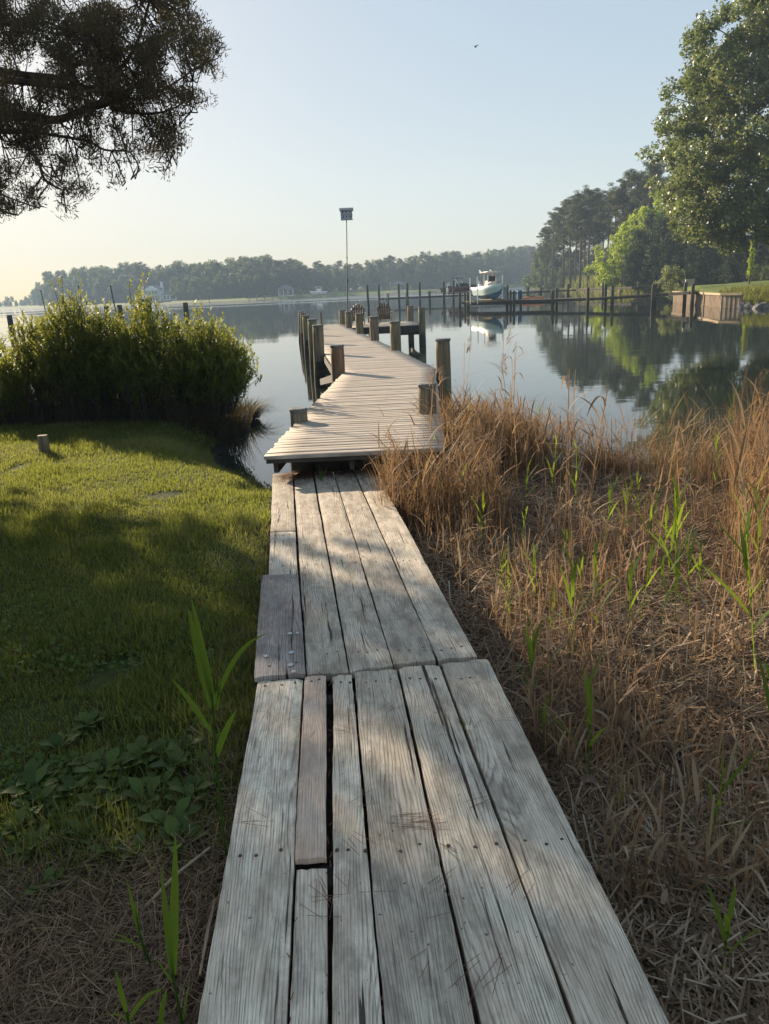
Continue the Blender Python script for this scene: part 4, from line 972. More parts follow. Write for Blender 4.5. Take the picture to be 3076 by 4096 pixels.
# bank reeds and marsh grass (mass)
m_marsh = leaf_mat('marsh_grass', (.09, .12, .02), (.20, .22, .05), .4, .6, .2, (.35, .36, .06), (.26, .22, .10))
def along(path, n, wdt, seed=0):
    P = np.asarray(path, float); seg = np.hypot(*(P[1:]-P[:-1]).T); cum = np.concatenate([[0], np.cumsum(seg)]); t = rng.random(n)*cum[-1]
    x = np.interp(t, cum, P[:, 0]); y = np.interp(t, cum, P[:, 1]); i = np.clip(np.searchsorted(cum, t)-1, 0, len(seg)-1); d = (P[1:]-P[:-1])[i]/seg[i][:, None]
    o_ = rng.random(n)*wdt; return x-d[:, 1]*o_*-1, y+d[:, 0]*o_*-1
a = Acc()
x, y = along([(58, 300), (52, 262), (50, 225), (47, 190), (42, 150), (38.5, 122)][::-1], 9000, 9); 
def rise(x, y, hf): return hf(x, y)
ok = sdist(x, y, RIGHT) > -.6; x, y = x[ok], y[ok]; z = right_h(x, y)
a.blades(np.stack([x, y, z-.1], 1), 1.9+1.2*rng.random(len(x)), .22, rng.random(len(x))*6.28, .1+.2*rng.random(len(x)), .4, 2, prof='grass')
for path, n, wd, h_ in (([(29.0, 76.5), (31.5, 83), (35, 92), (38, 102), (40, 112), (38.5, 122)], 11000, 6, 1.25), ([(26.8, 56.6), (28.3, 53.2), (31, 50), (40, 46.5), (60, 43)], 9000, 3.5, .75)):
    x = []; 
    P = np.asarray(path); t = rng.random(n*2)*(len(P)-1); i = t.astype(int); f_ = (t-i)[:, None]; pp = P[i]*(1-f_)+P[i+1]*f_+rng.normal(size=(n*2, 2))*wd*.5
    dd = sdist(pp[:, 0], pp[:, 1], RIGHT); ok = (dd > -.1) & (dd < wd) & ~((pp[:, 1] > 57.5) & (pp[:, 1] < 76)); pp = pp[ok]; z = right_h(pp[:, 0], pp[:, 1])
    ok = ~((pp[:, 0] > .352*pp[:, 1]) & (path[0][1] > 60)); pp, z = pp[ok], z[ok]; a.blades(np.column_stack([pp, z-.05]), h_*(.6+.7*rng.random(len(pp))), .07, rng.random(len(pp))*6.28, .1+.3*rng.random(len(pp)), .5, 2, prof='grass')
n = 9000; x = rng.uniform(26.3, 40, n); y = rng.uniform(53, 66, n); ok = (sdist(x, y, RIGHT) > .3) & (y < 66.5-.9*(x-26)*.35+rng.normal(size=n)) & (y > 57-.8*(x-26)); x, y = x[ok], y[ok]; n = len(x)
a.blades(np.stack([x, y, right_h(x, y)-.05], 1), .30+.45*rng.random(n), .07, rng.random(n)*6.28, .1+.4*rng.random(n), .5, 2, prof='grass')

o = a.build('bank_grass', m_marsh); tag(o, 'tall yellow green marsh grass along the right banks', 'marsh grass', None, 'stuff')
# riprap
m_rock = plain('grey_rock', (.20, .18, .16), .9, .4, 3, bump=.5)
RK = None
for i in range(46):
    t = i/46; P = [(26.3, 57.2), (28.1, 53.0), (31, 49.6), (36, 47.6)]; k = min(2, int(t*3)); f_ = t*3-k
    x = P[k][0]+(P[k+1][0]-P[k][0])*f_-.35+rng.random()*.8; y = P[k][1]+(P[k+1][1]-P[k][1])*f_-.3+rng.random()*.5
    if RK is None or i == 7:
        b = M(); b.sphere((0, 0, 0), .3, 7, 5); b.v = [tuple(np.array(p)*(.75+.5*rng.random())) for p in b.v]; b.v = b.v[:]
        RK = b.build('rock', m_rock); o = RK; tag(o, 'grey rock of the riprap below the bank right of the bulkhead', 'rock', 'riprap rocks at the foot of the right bank')
    else: o = RK.copy(); COL.objects.link(o)
    o.location = (x, y, .05+.12*rng.random()); s_ = .6+.9*rng.random(); o.scale = (s_, s_*.8, s_*.6); o.rotation_euler = (rng.random(), rng.random(), rng.random()*6)

# ------------------------------------------------------------------ cedar at upper left
L_cedar = leaf_mat('cedar_sprays', (.056, .045, .030), (.135, .100, .056), .32, .6, .2, (.24, .20, .08))
m_cbark = plain('cedar_bark', (.075, .045, .035), .95, .4, 5, bump=.5)
cd = thing('cedar_tree', 'dark cedar whose branches hang into the upper left corner against the sky', 'tree', (-6.9, 7.6, .6))
O = Vector((-6.9, 7.6, .6))
OUT = [(-60, 860), (40, 845), (95, 850), (140, 800), (200, 770), (240, 740), (290, 800), (330, 760), (370, 790), (415, 720), (460, 700), (520, 710), (545, 690), (600, 600), (650, 640), (700, 640), (720, 560), (800, 545), (860, 470), (850, 400), (790, 330), (850, 290), (875, 210), (850, 120), (800, 100), (760, 30), (745, -30), (600, -120), (420, -60), (330, 20), (260, 55), (215, 40), (185, -60), (-60, -200)]
def inpoly(p, poly):
    x, y = p; r_ = False
    for i in range(len(poly)):
        a_, b_ = poly[i], poly[i-1]
        if (a_[1] > y) != (b_[1] > y) and x < (b_[0]-a_[0])*(y-a_[1])/(b_[1]-a_[1])+a_[0]: r_ = not r_
    return r_
# limbs: paths through space
b = M(); limbpts = []
def limb(pix, Ys, r0, r1, start=None):
    pts = [Vector(start)] if start else []
    pts += [Vector(atY(p[0], p[1], Y)) for p, Y in zip(pix, Ys)]
    n = 14; out = []
    for k in range(len(pts)-1):
        for j in range(4):
            t = j/4; p0 = pts[max(0, k-1)]; p1 = pts[k]; p2 = pts[k+1]; p3 = pts[min(len(pts)-1, k+2)]
            out.append(.5*((2*p1)+(p2-p0)*t+(2*p0-5*p1+4*p2-p3)*t*t+(3*p1-p0-3*p2+p3)*t**3))
    out.append(pts[-1]); rs = np.linspace(r0, r1, len(out))
    b.tube([p-O for p in out], list(rs*.75), 7, False); limbpts.extend([tuple(p) for p in out[3:]])
T0 = lambda z: (-6.8, 7.6, z)
limb([(-200, 440), (0, 462), (120, 468), (230, 480), (330, 440), (430, 415), (500, 370), (600, 300)], [7.5, 7.3, 7.2, 7.1, 7.0, 6.9, 6.8, 6.7], .075, .012, T0(4.2))
limb([(300, 350), (400, 362), (450, 310), (540, 190), (600, 0)], [7.4, 7.3, 7.2, 7.1, 7.0], .045, .012, T0(4.9))
limb([(0, 525), (80, 570), (150, 640), (180, 720), (250, 760)], [6.6, 6.4, 6.3, 6.2, 6.2], .035, .008, T0(4.0))
limb([(440, 430), (560, 455), (680, 440), (770, 380)], [6.9, 6.8, 6.7, 6.6], .020, .004)
limb([(330, 560), (420, 600), (520, 610), (560, 680)], [6.5, 6.4, 6.4, 6.4], .018, .005, atY(60, 520, 6.8))
limb([(470, 380), (560, 400), (700, 330), (830, 240)], [7.3, 7.4, 7.5, 7.6], .025, .006, atY(350, 430, 7.1))
limb([(100, 300), (300, 260), (500, 200), (700, 120)], [7.9, 8.0, 8.1, 8.1], .05, .01, T0(5.2))
limb([(-300, 100), (-100, 100), (100, 80), (250, -60)], [7.0, 7.2, 7.4, 7.4], .05, .01, T0(5.4))
limb([(-200, 700), (-40, 760), (60, 800)], [6.0, 5.8, 5.7], .025, .006, T0(3.6))
limb([(600, 520), (650, 560), (690, 620)], [6.7, 6.6, 6.6], .008, .004, atY(560, 460, 6.8))
cen = []
tries = 0
while len(cen) < 800 and tries < 40000:
    tries += 1
    p = (rng.uniform(-60, 880), rng.uniform(-200, 860)); Y = rng.uniform(5.8, 8.3)
    q_ = (p[0]+rng.normal()*6, p[1]+rng.normal()*6)
    if not inpoly(q_, OUT): continue
    dens = .98 if p[1] < 330 else (.75 if p[1] < 520 else .55)
    hole = float(vn(p[0]/85.+3, p[1]/70.+Y*.25))
    if hole < (.38 if p[1] < 330 else .44): continue
    if rng.random() > dens: continue
    cen.append(atY(p[0], p[1], Y))
for p in limbpts:
    for _ in range(2):
        if p[0] > -3.9 and rng.random() < .5: cen.append(tuple(np.array(p)+rng.normal(size=3)*.11))
vis = np.array(cen); LP = np.array(limbpts)
# twigs from clumps back to the nearest limb point
for c_ in vis:
    dd = np.linalg.norm((LP-c_)*np.array([1, .7, 1]), axis=1); k = int(np.argmin(dd)); 
    if dd[k] > .42: continue
    p0 = Vector(LP[k]); p1 = Vector(c_); mid = p0.lerp(p1, .55)+Vector((0, 0, -.04-.05*rng.random()))+Vector(rng.normal(size=3)*.03)
    b.tube([p0-O, mid-O, p1-O], [.007, .005, .0025], 3, False)
    if rng.random() < .25: LP = np.vstack([LP, [tuple(mid)]])
b.tube([(0, 0, -.4), (.05, 0, 2.5), (.1, 0, 5.5), (0, 0, 9.5)], [.24, .2, .14, .04], 10)
b.build('trunk', m_cbark, cd)
a = Acc()
def sprays(cen, n, rad, L, W):
    k = len(cen); idx = np.repeat(np.arange(k), n); d = rng.normal(size=(k*n, 3)); d /= np.linalg.norm(d, axis=1)[:, None]; d[:, 2] -= .15
    P = cen[idx]+d*(rng.random(k*n)**.5*rad)[:, None]; az = np.arctan2(d[:, 1], d[:, 0])+rng.normal(size=k*n)*.6
    a.blades(P-np.array(O), L*(.5+rng.random(k*n)), W*(.6+.8*rng.random(k*n)), az, .7+rng.normal(size=k*n)*.7, rng.normal(size=k*n)*.4, 2, r=np.clip(rng.random(k)[idx]*.6+rng.random(k*n)*.4, 0, 1), prof='leaf', curl=rng.random(k*n)*3.1)
sprays(vis, 80, .085, .034, .0085)
off = shell([(-.5, .3, 4.5, 2.8, 3.0, 2.4), (-.3, .5, 7.0, 2.2, 2.4, 2.4)], 900, .3)+np.array(O)
off = off[(off[:, 0] < -.56*off[:, 1]-.2) | (off[:, 2] > .46*off[:, 1]+3.6)]
sprays(off, 45, .2, .12, .03)
a.build('crown', L_cedar, cd)

# shade trees standing out of frame at left (they cast the shade over the walkway)
m_off = L_broad
for (x, y, H, Rw, lab, lobs) in ((-12.2, 13.5, 12, 5, 'leafy tree out of frame left of the bushes', [(.8, .5, 6.9, 4.5, 4.3, 3.0), (-.6, -.8, 3.3, 4.2, 4.0, 2.5), (-4, -2.5, 4.8, 4.5, 4.5, 4.2), (.9, .9, 5.6, 4.0, 4.0, 1.8), (0, 0, 10, 3.6, 3.6, 2.4)]),
                                 (-19, 12, 15, 6, 'tall leafy tree farthest out of frame at left', [(0, 0, 5, 6, 5, 4), (0, 0, 10, 5.5, 5, 4), (1, -3, 4, 5, 4.5, 3.5)])):
    t = tree_broad('shade_tree', lab, 'tree', H, Rw, 4, .22, m_off, None, .1, 0, 560, 80, lobes=lobs, cr=.75); t.location = (x, y, .5)

# ------------------------------------------------------------------ bushes on the left bank
L_bush = leaf_mat('bush_leaf', (.024, .040, .014), (.13, .17, .035), .48, .5, .18, (.52, .54, .07), (.36, .36, .08))
m_stem = plain('bush_stem', (.055, .042, .032), .9, .3, 6)
def bush(px, pybase, Y, pytop, wpx, label, lean=0.0, n=150, dens=1.0):
    x, _, zt = atY(px, pytop, Y); z0 = .42; H = zt-z0; Rw = wpx*1.08/3078*Y/2
    t = thing('bush', label, 'bush', (x-lean*.5, Y, z0), 0, 'leafy bushes on the left bank')
    b = M(); a = Acc(); ns = int(n*dens)
    tips = []
    for i in range(ns):
        an = rng.random()*6.28; f = rng.random()**.6
        tx = Rw*f*math.cos(an)+lean; ty = Rw*.85*f*math.sin(an); topz = H*(1.0-.50*f**2.4)*(.66+.34*rng.random()**.6)
        if rng.random() < .10: topz *= 1.16
        bx, by = tx*.5+rng.normal()*.09-lean*.5, ty*.5+rng.normal()*.09
        p0 = Vector((bx, by, 0)); p1 = Vector((tx, ty, topz)); mid = Vector((bx+(tx-bx)*.35, by+(ty-by)*.35, topz*.5))
        if i % 2 == 0: b.tube([p0, mid, p1], [.012, .008, .003], 4, False)
        tips.append((p0, mid, p1))
    for (p0, mid, p1) in tips:
        k = 5+int(rng.random()*4)
        for j in range(k):         # side shoots with leaves
            u = .26+.74*(j+rng.random())/k; q_ = (mid.lerp(p1, u*2-1) if u > .5 else p0.lerp(mid, u*2))
            if u < .5 and rng.random() < .35: continue
            an = rng.random()*6.28; tl = .25+.5*rng.random(); L = .10+.20*rng.random()
            d = Vector((math.sin(tl)*math.cos(an), math.sin(tl)*math.sin(an), math.cos(tl)))
            m_ = 16; s_ = np.linspace(0, 1, m_); P = np.array(q_)[None]+np.array(d)[None]*(s_*L)[:, None]
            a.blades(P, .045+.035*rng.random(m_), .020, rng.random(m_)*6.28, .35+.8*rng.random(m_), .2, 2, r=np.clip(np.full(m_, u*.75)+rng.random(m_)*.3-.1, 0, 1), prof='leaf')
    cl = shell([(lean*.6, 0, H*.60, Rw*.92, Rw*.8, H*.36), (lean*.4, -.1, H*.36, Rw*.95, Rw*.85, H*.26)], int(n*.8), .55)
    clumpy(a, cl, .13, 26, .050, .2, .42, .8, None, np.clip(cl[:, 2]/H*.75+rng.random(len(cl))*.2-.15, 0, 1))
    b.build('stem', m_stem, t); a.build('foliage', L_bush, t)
    return t
bush(-70, 1650, 15.6, 1330, 330, 'leafy bush cut off by the left frame edge', 0, 130)
bush(125, 1650, 14.6, 1262, 250, 'second bush from the left edge, shorter than the two beside it', 0, 130)
bush(270, 1650, 14.0, 1178, 300, 'tall pointed bush with light tips, left of the dark pier posts', 0, 220)
bush(395, 1650, 13.9, 1235, 240, 'bush directly below the pair of dark pier posts', 0, 150)
bush(570, 1690, 13.6, 1185, 330, 'tall bush beneath the white globe lamp', 0, 220)
bush(790, 1700, 13.8, 1265, 320, 'rounded bush below the lone mooring post', .15, 210)
bush(870, 1700, 14.2, 1345, 270, 'rightmost bush, leaning out over the water', .26, 190)
bush(20, 1600, 13.9, 1440, 120, 'small yellow green bush low at the left edge of the grass', 0, 60)
# dry stems and sedge tussocks under the bushes
m_sedge = leaf_mat('dark_sedge', (.022, .018, .012), (.075, .06, .035), .3, .7, .2)
a = Acc(); n = 5200; X_ = rng.uniform(-8.8, -2.5, n); Y_ = 13.0+rng.random(n)*2.2+np.clip(-.15*(X_+3), 0, 1)
ok = sdist(X_, Y_, NEAR) > 0; X_, Y_ = X_[ok], Y_[ok]; n = len(X_)
a.blades(np.stack([X_, Y_, near_h(X_, Y_)], 1), .3+.6*rng.random(n), .012, rng.random(n)*6.28, .1+.45*rng.random(n), .3, 2, prof='grass')
tag(a.build('undergrowth', m_sedge), 'dark dry stems and grass beneath the bushes', 'undergrowth', None, 'stuff')
def tussock(x, y, z, n, L, label):
    a = Acc(); an = rng.random(n)*6.28; r_ = rng.random(n)*.28
    P = np.stack([r_*np.cos(an), r_*np.sin(an), np.zeros(n)], 1)
    a.blades(P, L*(.4+.7*rng.random(n)), .014, an+rng.normal(size=n)*.3, .1+.5*rng.random(n), 1.3+.7*rng.random(n), 6, prof='grass')
    o = a.build('sedge_tussock', m_sedge); o.location = (x, y, z); tag(o, label, 'sedge', 'dark sedge tussocks at the edge of the water'); return o
p = at(985, 1660, .1); tussock(p[0], p[1], .02, 800, .75, 'large dark drooping sedge tussock at the water edge beside the bushes')
p = at(900, 1700, .1); tussock(p[0], p[1], .05, 500, .6, 'smaller dark sedge tussock between the bush and the large tussock')
# wooden stub in the lawn
st = thing('wooden_stub', 'short square weathered wooden stub standing in the sunny grass', 'stub', (-4.78, 10.8, .42))
b = M(); b.box((0, 0, .12), (.125, .10, .34), R(8), bev=.006); b.build('post', m_pile, st); b = M(); b.box((0, 0, .293), (.12, .095, .012), R(8)); b.build('end_grain', plain('pale_end_grain', (.36, .27, .18), .9, .5, 30), st)

# ------------------------------------------------------------------ lawn
L_grass = leaf_mat('grass_blade', (.030, .042, .012), (.13, .15, .040), .45, .6, .12, (.50, .55, .08), (.34, .28, .14))
def wedge(n, y0, y1, xl, xr, pw=2.0):
    """points spread over the ground, denser near the camera"""
    t = rng.random(n); y = (y0**(1/pw)+(y1**(1/pw)-y0**(1/pw))*t)**pw; u = rng.random(n); l = xl(y); r_ = xr(y); return l+(r_-l)*u, y
walkL = lambda y: np.where(y < 3.3, np.interp(y, [-1, 3.3], [-.40, -.64]), np.interp(y, [3.3, 8.4], [-.64, -1.24]))
walkR = lambda y: np.where(y < 3.4, np.interp(y, [-1, 3.4], [.80, .48]), np.interp(y, [3.4, 8.4], [.44, -.06]))
thatch = lambda x, y: y+x*-.25-(1.88+.7*vn(x*2+7, y*2))       # >0 grass, <0 brown thatch
a = Acc(); x, y = wedge(200000, 1.5, 15.6, lambda y: -.60*y-.6, lambda y: np.where(y < 8.4, walkL(y), np.interp(y, [8.4, 16], [-.9, -3.2])))
m1 = (sdist(x, y, NEAR) > .18) & (thatch(x, y) > rng.normal(size=len(x))*.22); bare = vn(x*1.3+4, y*1.3)*.55+vn(x*4, y*4+2)*.45; m1 &= bare > .17+.12*rng.random(len(x)); m1 &= ~((y < 3.4) & (vn(x*2.5, y*2.5+40) > .45) & (rng.random(len(x)) < .6))
x, y = x[m1], y[m1]; n = len(x); tall = vn(x*1.7+30, y*1.7); ln = (.028+.03*rng.random(n))*(.55+1.2*tall**2)*(1+.03*y)
edge = np.exp(-((sdist(x, y, NEAR)-.3)/.35)**2); ln = ln*(1+.9*edge*rng.random(n))
dry = (vn(x*.9+50, y*.9+3) > .62) & (rng.random(n) < .6)
r_ = np.clip(rng.random(n)*.55+.25*vn(x*.6, y*.6+9), 0, .8); r_[dry | (rng.random(n) < .12)] = .98
a.blades(np.stack([x, y, near_h(x, y)-.004], 1), ln*1.25, .0046*(1+.10*y), rng.random(n)*6.28, .15+.55*rng.random(n), .8*rng.random(n), 2, r=r_, prof='grass')
tag(a.build('lawn_grass', L_grass), 'mown green lawn grass on the left bank', 'grass', None, 'stuff')
print('grass', n)
# clover patch and broadleaf weeds
L_weed = leaf_mat('weed_leaf', (.050, .085, .018), (.15, .20, .045), .40, .5, .25, (.2, .30, .03))
def leafshape(acc, P, az, tilt, L, W, r_, wave=.05):
    """rounded broad leaf of 3x7 points with a wavy rim"""
    k = 8; T = np.linspace(0, 1, k+1); V = []; d0 = Vector((math.cos(az), math.sin(az), 0)); sd_ = Vector((-math.sin(az), math.cos(az), 0)); p = Vector(P)
    for i, t in enumerate(T):
        a_ = tilt-t*.9; 
        if i: p = p+(d0*math.cos(a_)+Vector((0, 0, 1))*math.sin(a_))*L/k
        if t < .3: w_ = W*.07
        else: w_ = W*.5*math.sin(PI*((t-.3)/.7)**.75*.97+.05)*(1+.05*math.sin(i*2.6+az))
        zz = wave*W*math.sin(i*1.9+az*3)
        V += [p-sd_*w_+Vector((0, 0, .18*w_+zz)), p, p+sd_*w_+Vector((0, 0, .18*w_-zz))]
    F = []
    for i in range(k): F += [(3*i, 3*i+1, 3*i+4, 3*i+3), (3*i+1, 3*i+2, 3*i+5, 3*i+4)]
    acc.add([tuple(v) for v in V], F, np.full(len(V), r_))
WD = []
for s_ in range(3):
    a = Acc(); n = 9
    for i in range(n): leafshape(a, (0, 0, .01), i*2.4+rng.random()*.5, 1.25-.75*rng.random(), .14+.07*rng.random(), .062+.03*rng.random(), rng.random())
    me = a.mesh('foliage', L_weed); WD.append(me)
GW = 'broad leaved weeds beside the walkway'
spots = [(700, 3060), (610, 3130), (820, 3060), (760, 3170), (560, 3260), (680, 3290), (830, 3200), (340, 3330), (300, 3420), (180, 3540), (60, 3600), (460, 3150), (400, 3080), (870, 2960), (120, 3200), (30, 3350), (250, 3180), (560, 3020), (20, 3150), (740, 2980)]
wl = ['broad leaved weed rosette close to the walkway edge', 'broad leaved weed rosette in the shaded grass away from the walkway', 'broad leaved weed rosette at the edge of the brown thatch']
spots += [(int(rng.uniform(0, 870)), int(rng.uniform(2850, 3420))) for _ in range(52)]; spots = [p for p in spots if p[1] < 3560-.35*p[0]+60 or p[1] < 3200]
for i, (px, py) in enumerate(spots):
    o = bpy.data.objects.new('broadleaf_weed', WD[i % 3]); COL.objects.link(o); p = at(px, py, .62); z = float(near_h(np.array([p[0]]), np.array([p[1]]))[0])
    p = at(px, py, z+.03); o.location = (p[0], p[1], z); o.rotation_euler = (0, 0, rng.random()*6); s_ = .28+.42*rng.random()**1.3; o.scale = (s_, s_, s_)
    tag(o, wl[0] if px > 650 else wl[2] if py > 3380 else wl[1], 'weed', GW)
a = Acc(); x, y = wedge(5200, 1.7, 5.5, lambda y: -.6*y-.4, lambda y: walkL(y)-.25); m1 = (thatch(x, y) > 0) & (vn(x*1.2+11, y*1.2) > .45-.1*x/-3) & (y < 3.9+rng.random(len(y))); x, y = x[m1], y[m1]
P = np.stack([x, y, near_h(x, y)+.02+.03*rng.random(len(x))], 1); a.leaves(P, .028, 1.6, .9)
tag(a.build('clover_leaves', L_weed), 'small round clover leaves scattered through the shaded grass', 'clover', None, 'stuff')

# ------------------------------------------------------------------ straw, thatch, dead reeds
L_straw = leaf_mat('dry_straw', (.095, .055, .034), (.47, .32, .19), .15, .6, .15, (.50, .34, .18), (.76, .60, .42))
L_rust = leaf_mat('rusty_reed', (.11, .060, .036), (.37, .235, .13), .30, .6, .15, (.54, .34, .16), (.62, .49, .32))
L_green = leaf_mat('reed_leaf', (.04, .085, .015), (.09, .16, .025), .45, .65, .12, (.38, .52, .04))
def flat(acc, x, y, L, W, r_, lift=.015, up=.12):
    n = len(x); z = near_h(x, y)+lift*rng.random(n)*2; az = rng.random(n)*6.28
    acc.blades(np.stack([x, y, z], 1), L, W, az, 1.45-np.abs(rng.normal(size=n))*up, rng.normal(size=n)*.25, 2, r=r_, prof='const', curl=rng.normal(size=n)*.3)
a = Acc(); x, y = wedge(105000, 1.15, 10.6, lambda y: walkR(y)+.0, lambda y: .60*y+.7, 2.4)
m1 = sdist(x, y, NEAR) > .02; x, y = x[m1], y[m1]; n = len(x); fine = rng.random(n) < .72
pt = vn(x*1.6+3, y*1.6)
r_ = np.clip(rng.random(n)**1.15*(.50+.8*pt), 0, 1)
flat(a, x, y, np.where(fine, .03+.06*rng.random(n), .08+.20*rng.random(n)), np.where(fine, .0028, .0062)*(.6+.8*rng.random(n)), r_, .018)
tag(a.build('reed_litter', L_straw), 'thick brown litter of broken reeds right of the walkway', 'reed litter', None, 'stuff')
a = Acc(); x, y = wedge(26000, 1.1, 4.2, lambda y: -.6*y-.5, lambda y: walkL(y)-.0, 2.0); m1 = thatch(x, y) < .25+rng.normal(size=len(x))*.15; m1 |= (x > walkL(y)-.22) & (rng.random(len(x)) < .6)
x, y = x[m1], y[m1]; n = len(x); flat(a, x, y, .04+.08*rng.random(n), .0022*(.6+.9*rng.random(n)), np.clip(rng.random(n)**1.3*.62, 0, 1), .015)
tag(a.build('brown_thatch', L_straw), 'brown needle thatch in the lower left corner', 'thatch', None, 'stuff')
# upright broken stalks and rusty reeds
def stand(acc, x, y, h, w_, tilt=.10, bend=.25, r_=None, K=3, prof='grass', leafy=.5, z0=None):
    n = len(x); z = near_h(x, y)-.02 if z0 is None else z0; P = np.stack([x, y, z], 1); az = rng.random(n)*6.28
    acc.blades(P, h, w_, az, np.abs(rng.normal(size=n))*tilt, bend*rng.random(n), K, r=r_, prof=prof)
    k = rng.random(n) < leafy; m_ = int(k.sum())      # a bent dry leaf part way up
    if m_:
        Q = P[k].copy(); Q[:, 2] += (h[k]*(.3+.5*rng.random(m_))); acc.blades(Q, h[k]*(.25+.3*rng.random(m_)), w_*2.6 if np.isscalar(w_) else w_[k]*2.6, rng.random(m_)*6.28, .3+.5*rng.random(m_), 1.6*rng.random(m_), 4, r=None if r_ is None else r_[k], prof='leaf')
a = Acc()
# rusty dense clump by the dock
n = 5200; x = rng.normal(1.15, .66, n); y = rng.normal(10.2, .75, n); m1 = (sdist(x, y, NEAR) > -.15) & (x > .05+(y-8)*-.02) & (y > 8.2) & ~((x < .95) & (y > 10.6)); x, y = x[m1], y[m1]; n = len(x)
stand(a, x, y, .50+.50*rng.random(n), .006, .16, .4, np.clip(rng.random(n)*.8, 0, 1), leafy=.55)
n = 3000; y = rng.uniform(6.6, 9.4, n); x = rng.uniform(-.02, 1.1, n)+.06*(y-7); m1 = sdist(x, y, NEAR) > 0; x, y = x[m1], y[m1]; n = len(x)
stand(a, x, y, .40+.50*rng.random(n)**1.4, .005, .2, .5, np.clip(rng.random(n)*.7, 0, 1), leafy=.5)
# shore fringe
n = 3000; t = rng.random(n); x = .6+4.2*t; y = np.interp(x, [.3, .75, 1.35, 1.9, 2.6, 3.4, 4.8], [10, 11.7, 11.7, 10.7, 9.7, 9.1, 8.9])-np.abs(rng.normal(size=n))*.55
stand(a, x, y, .40+.7*rng.random(n)**2, .0045, .25, .5, np.clip(rng.random(n), 0, 1), leafy=.4)
# thick stand at the right edge
n = 3300; x = rng.normal(3.80, .75, n); y = rng.normal(6.3, .9, n); m1 = (x > .47*y) & (y > 3.6) & (y < 9); x, y = x[m1], y[m1]; n = len(x)
stand(a, x, y, .55+.80*rng.random(n), .0065, .13, .3, np.clip(rng.random(n)*.8+.1, 0, 1), leafy=.45)
# middle ground sparse stalks
n = 4000; x, y = wedge(n, 2.0, 9.4, lambda y: walkR(y)+.12, lambda y: .58*y+.4, 1.6); c_ = vn(x*1.9+2, y*1.9+8); m1 = (c_ > .44) & (sdist(x, y, NEAR) > .1); x, y = x[m1], y[m1]; n = len(x)
stand(a, x, y, (.12+.42*rng.random(n))*(.6+.09*y), .0048, .22, .35, np.clip(rng.random(n)*.9+.1, 0, 1), leafy=.4, prof='grass')
for (px, py, k) in ((2130, 3020, 26), (2620, 3080, 30), (2420, 2980, 26), (2900, 3200, 12), (2300, 2900, 14), (2760, 3560, 16), (2560, 3640, 14), (2450, 3200, 14), (2900, 2600, 26), (3000, 2450, 30), (2250, 2400, 20), (2500, 2300, 26), (1850, 2150, 30), (2050, 2250, 24)):
    p = at(px, py, .42); x = p[0]+rng.normal(size=k)*.10; y = p[1]+rng.normal(size=k)*.10
    stand(a, x, y, .16+.26*rng.random(k), .0075 if py > 2800 else .006, .16, .3, np.clip(.35+rng.random(k)*.6, 0, 1), leafy=.5, prof='const')
tag(a.build('dry_reeds', L_rust), 'standing dry rusty brown reeds and broken stalks on the right bank', 'dry reeds', None, 'stuff')
# dark sedge behind rusty clump reaching over the water
p = (1.75, 11.2); tussock(p[0], p[1], .05, 1300, .8, 'sedge tussock behind the rusty reeds right of the dock'); p = (2.9, 9.6); tussock(p[0], p[1], .05, 700, .6, 'sedge tussock at the shore in the middle of the right bank')

# green reeds: individual plants
def reed_mesh(h, nl, L, W, lean, seed, mat, dryleaf=False):
    a = Acc(); 
    top = np.array([lean*h, 0, h]); 
    a.blades([[0, 0, -.03]], h*1.02, .0065, 0., math.atan(lean), 0., 3, r=[.3], prof='const'); a.blades([[0, 0, -.03]], h*1.02, .0065, 1.57, 0., 0., 3, r=[.3], prof='const') if lean == 0 else None
    for i in range(nl):
        f = .28+.72*i/(nl-1); q_ = top*f; an = i*2.6+rng.random(); sh = 1 if i < nl-2 else .75
        a.blades([q_], L*(.7+.5*rng.random())*sh, W, an, .20+.35*rng.random() if i < nl-2 else .10, .25+.5*rng.random(), 6, r=[.3+.6*rng.random()], prof='leaf', curl=np.array([rng.random()*.8-.4]))
        a.blades([q_*.93], h*.10, .009, an, .1, .1, 1, r=[.4], prof='const')
    return a.mesh('green_reed', mat)
RM = [reed_mesh(h, nl, L, W, ln_, 0, L_green) for h, nl, L, W, ln_ in ((.55, 6, .30, .022, .0), (.40, 5, .26, .020, .08), (.75, 7, .30, .022, .04), (.25, 5, .20, .016, -.06), (.95, 7, .28, .02, .05))]
GR = 'green reed shoots growing through the litter'
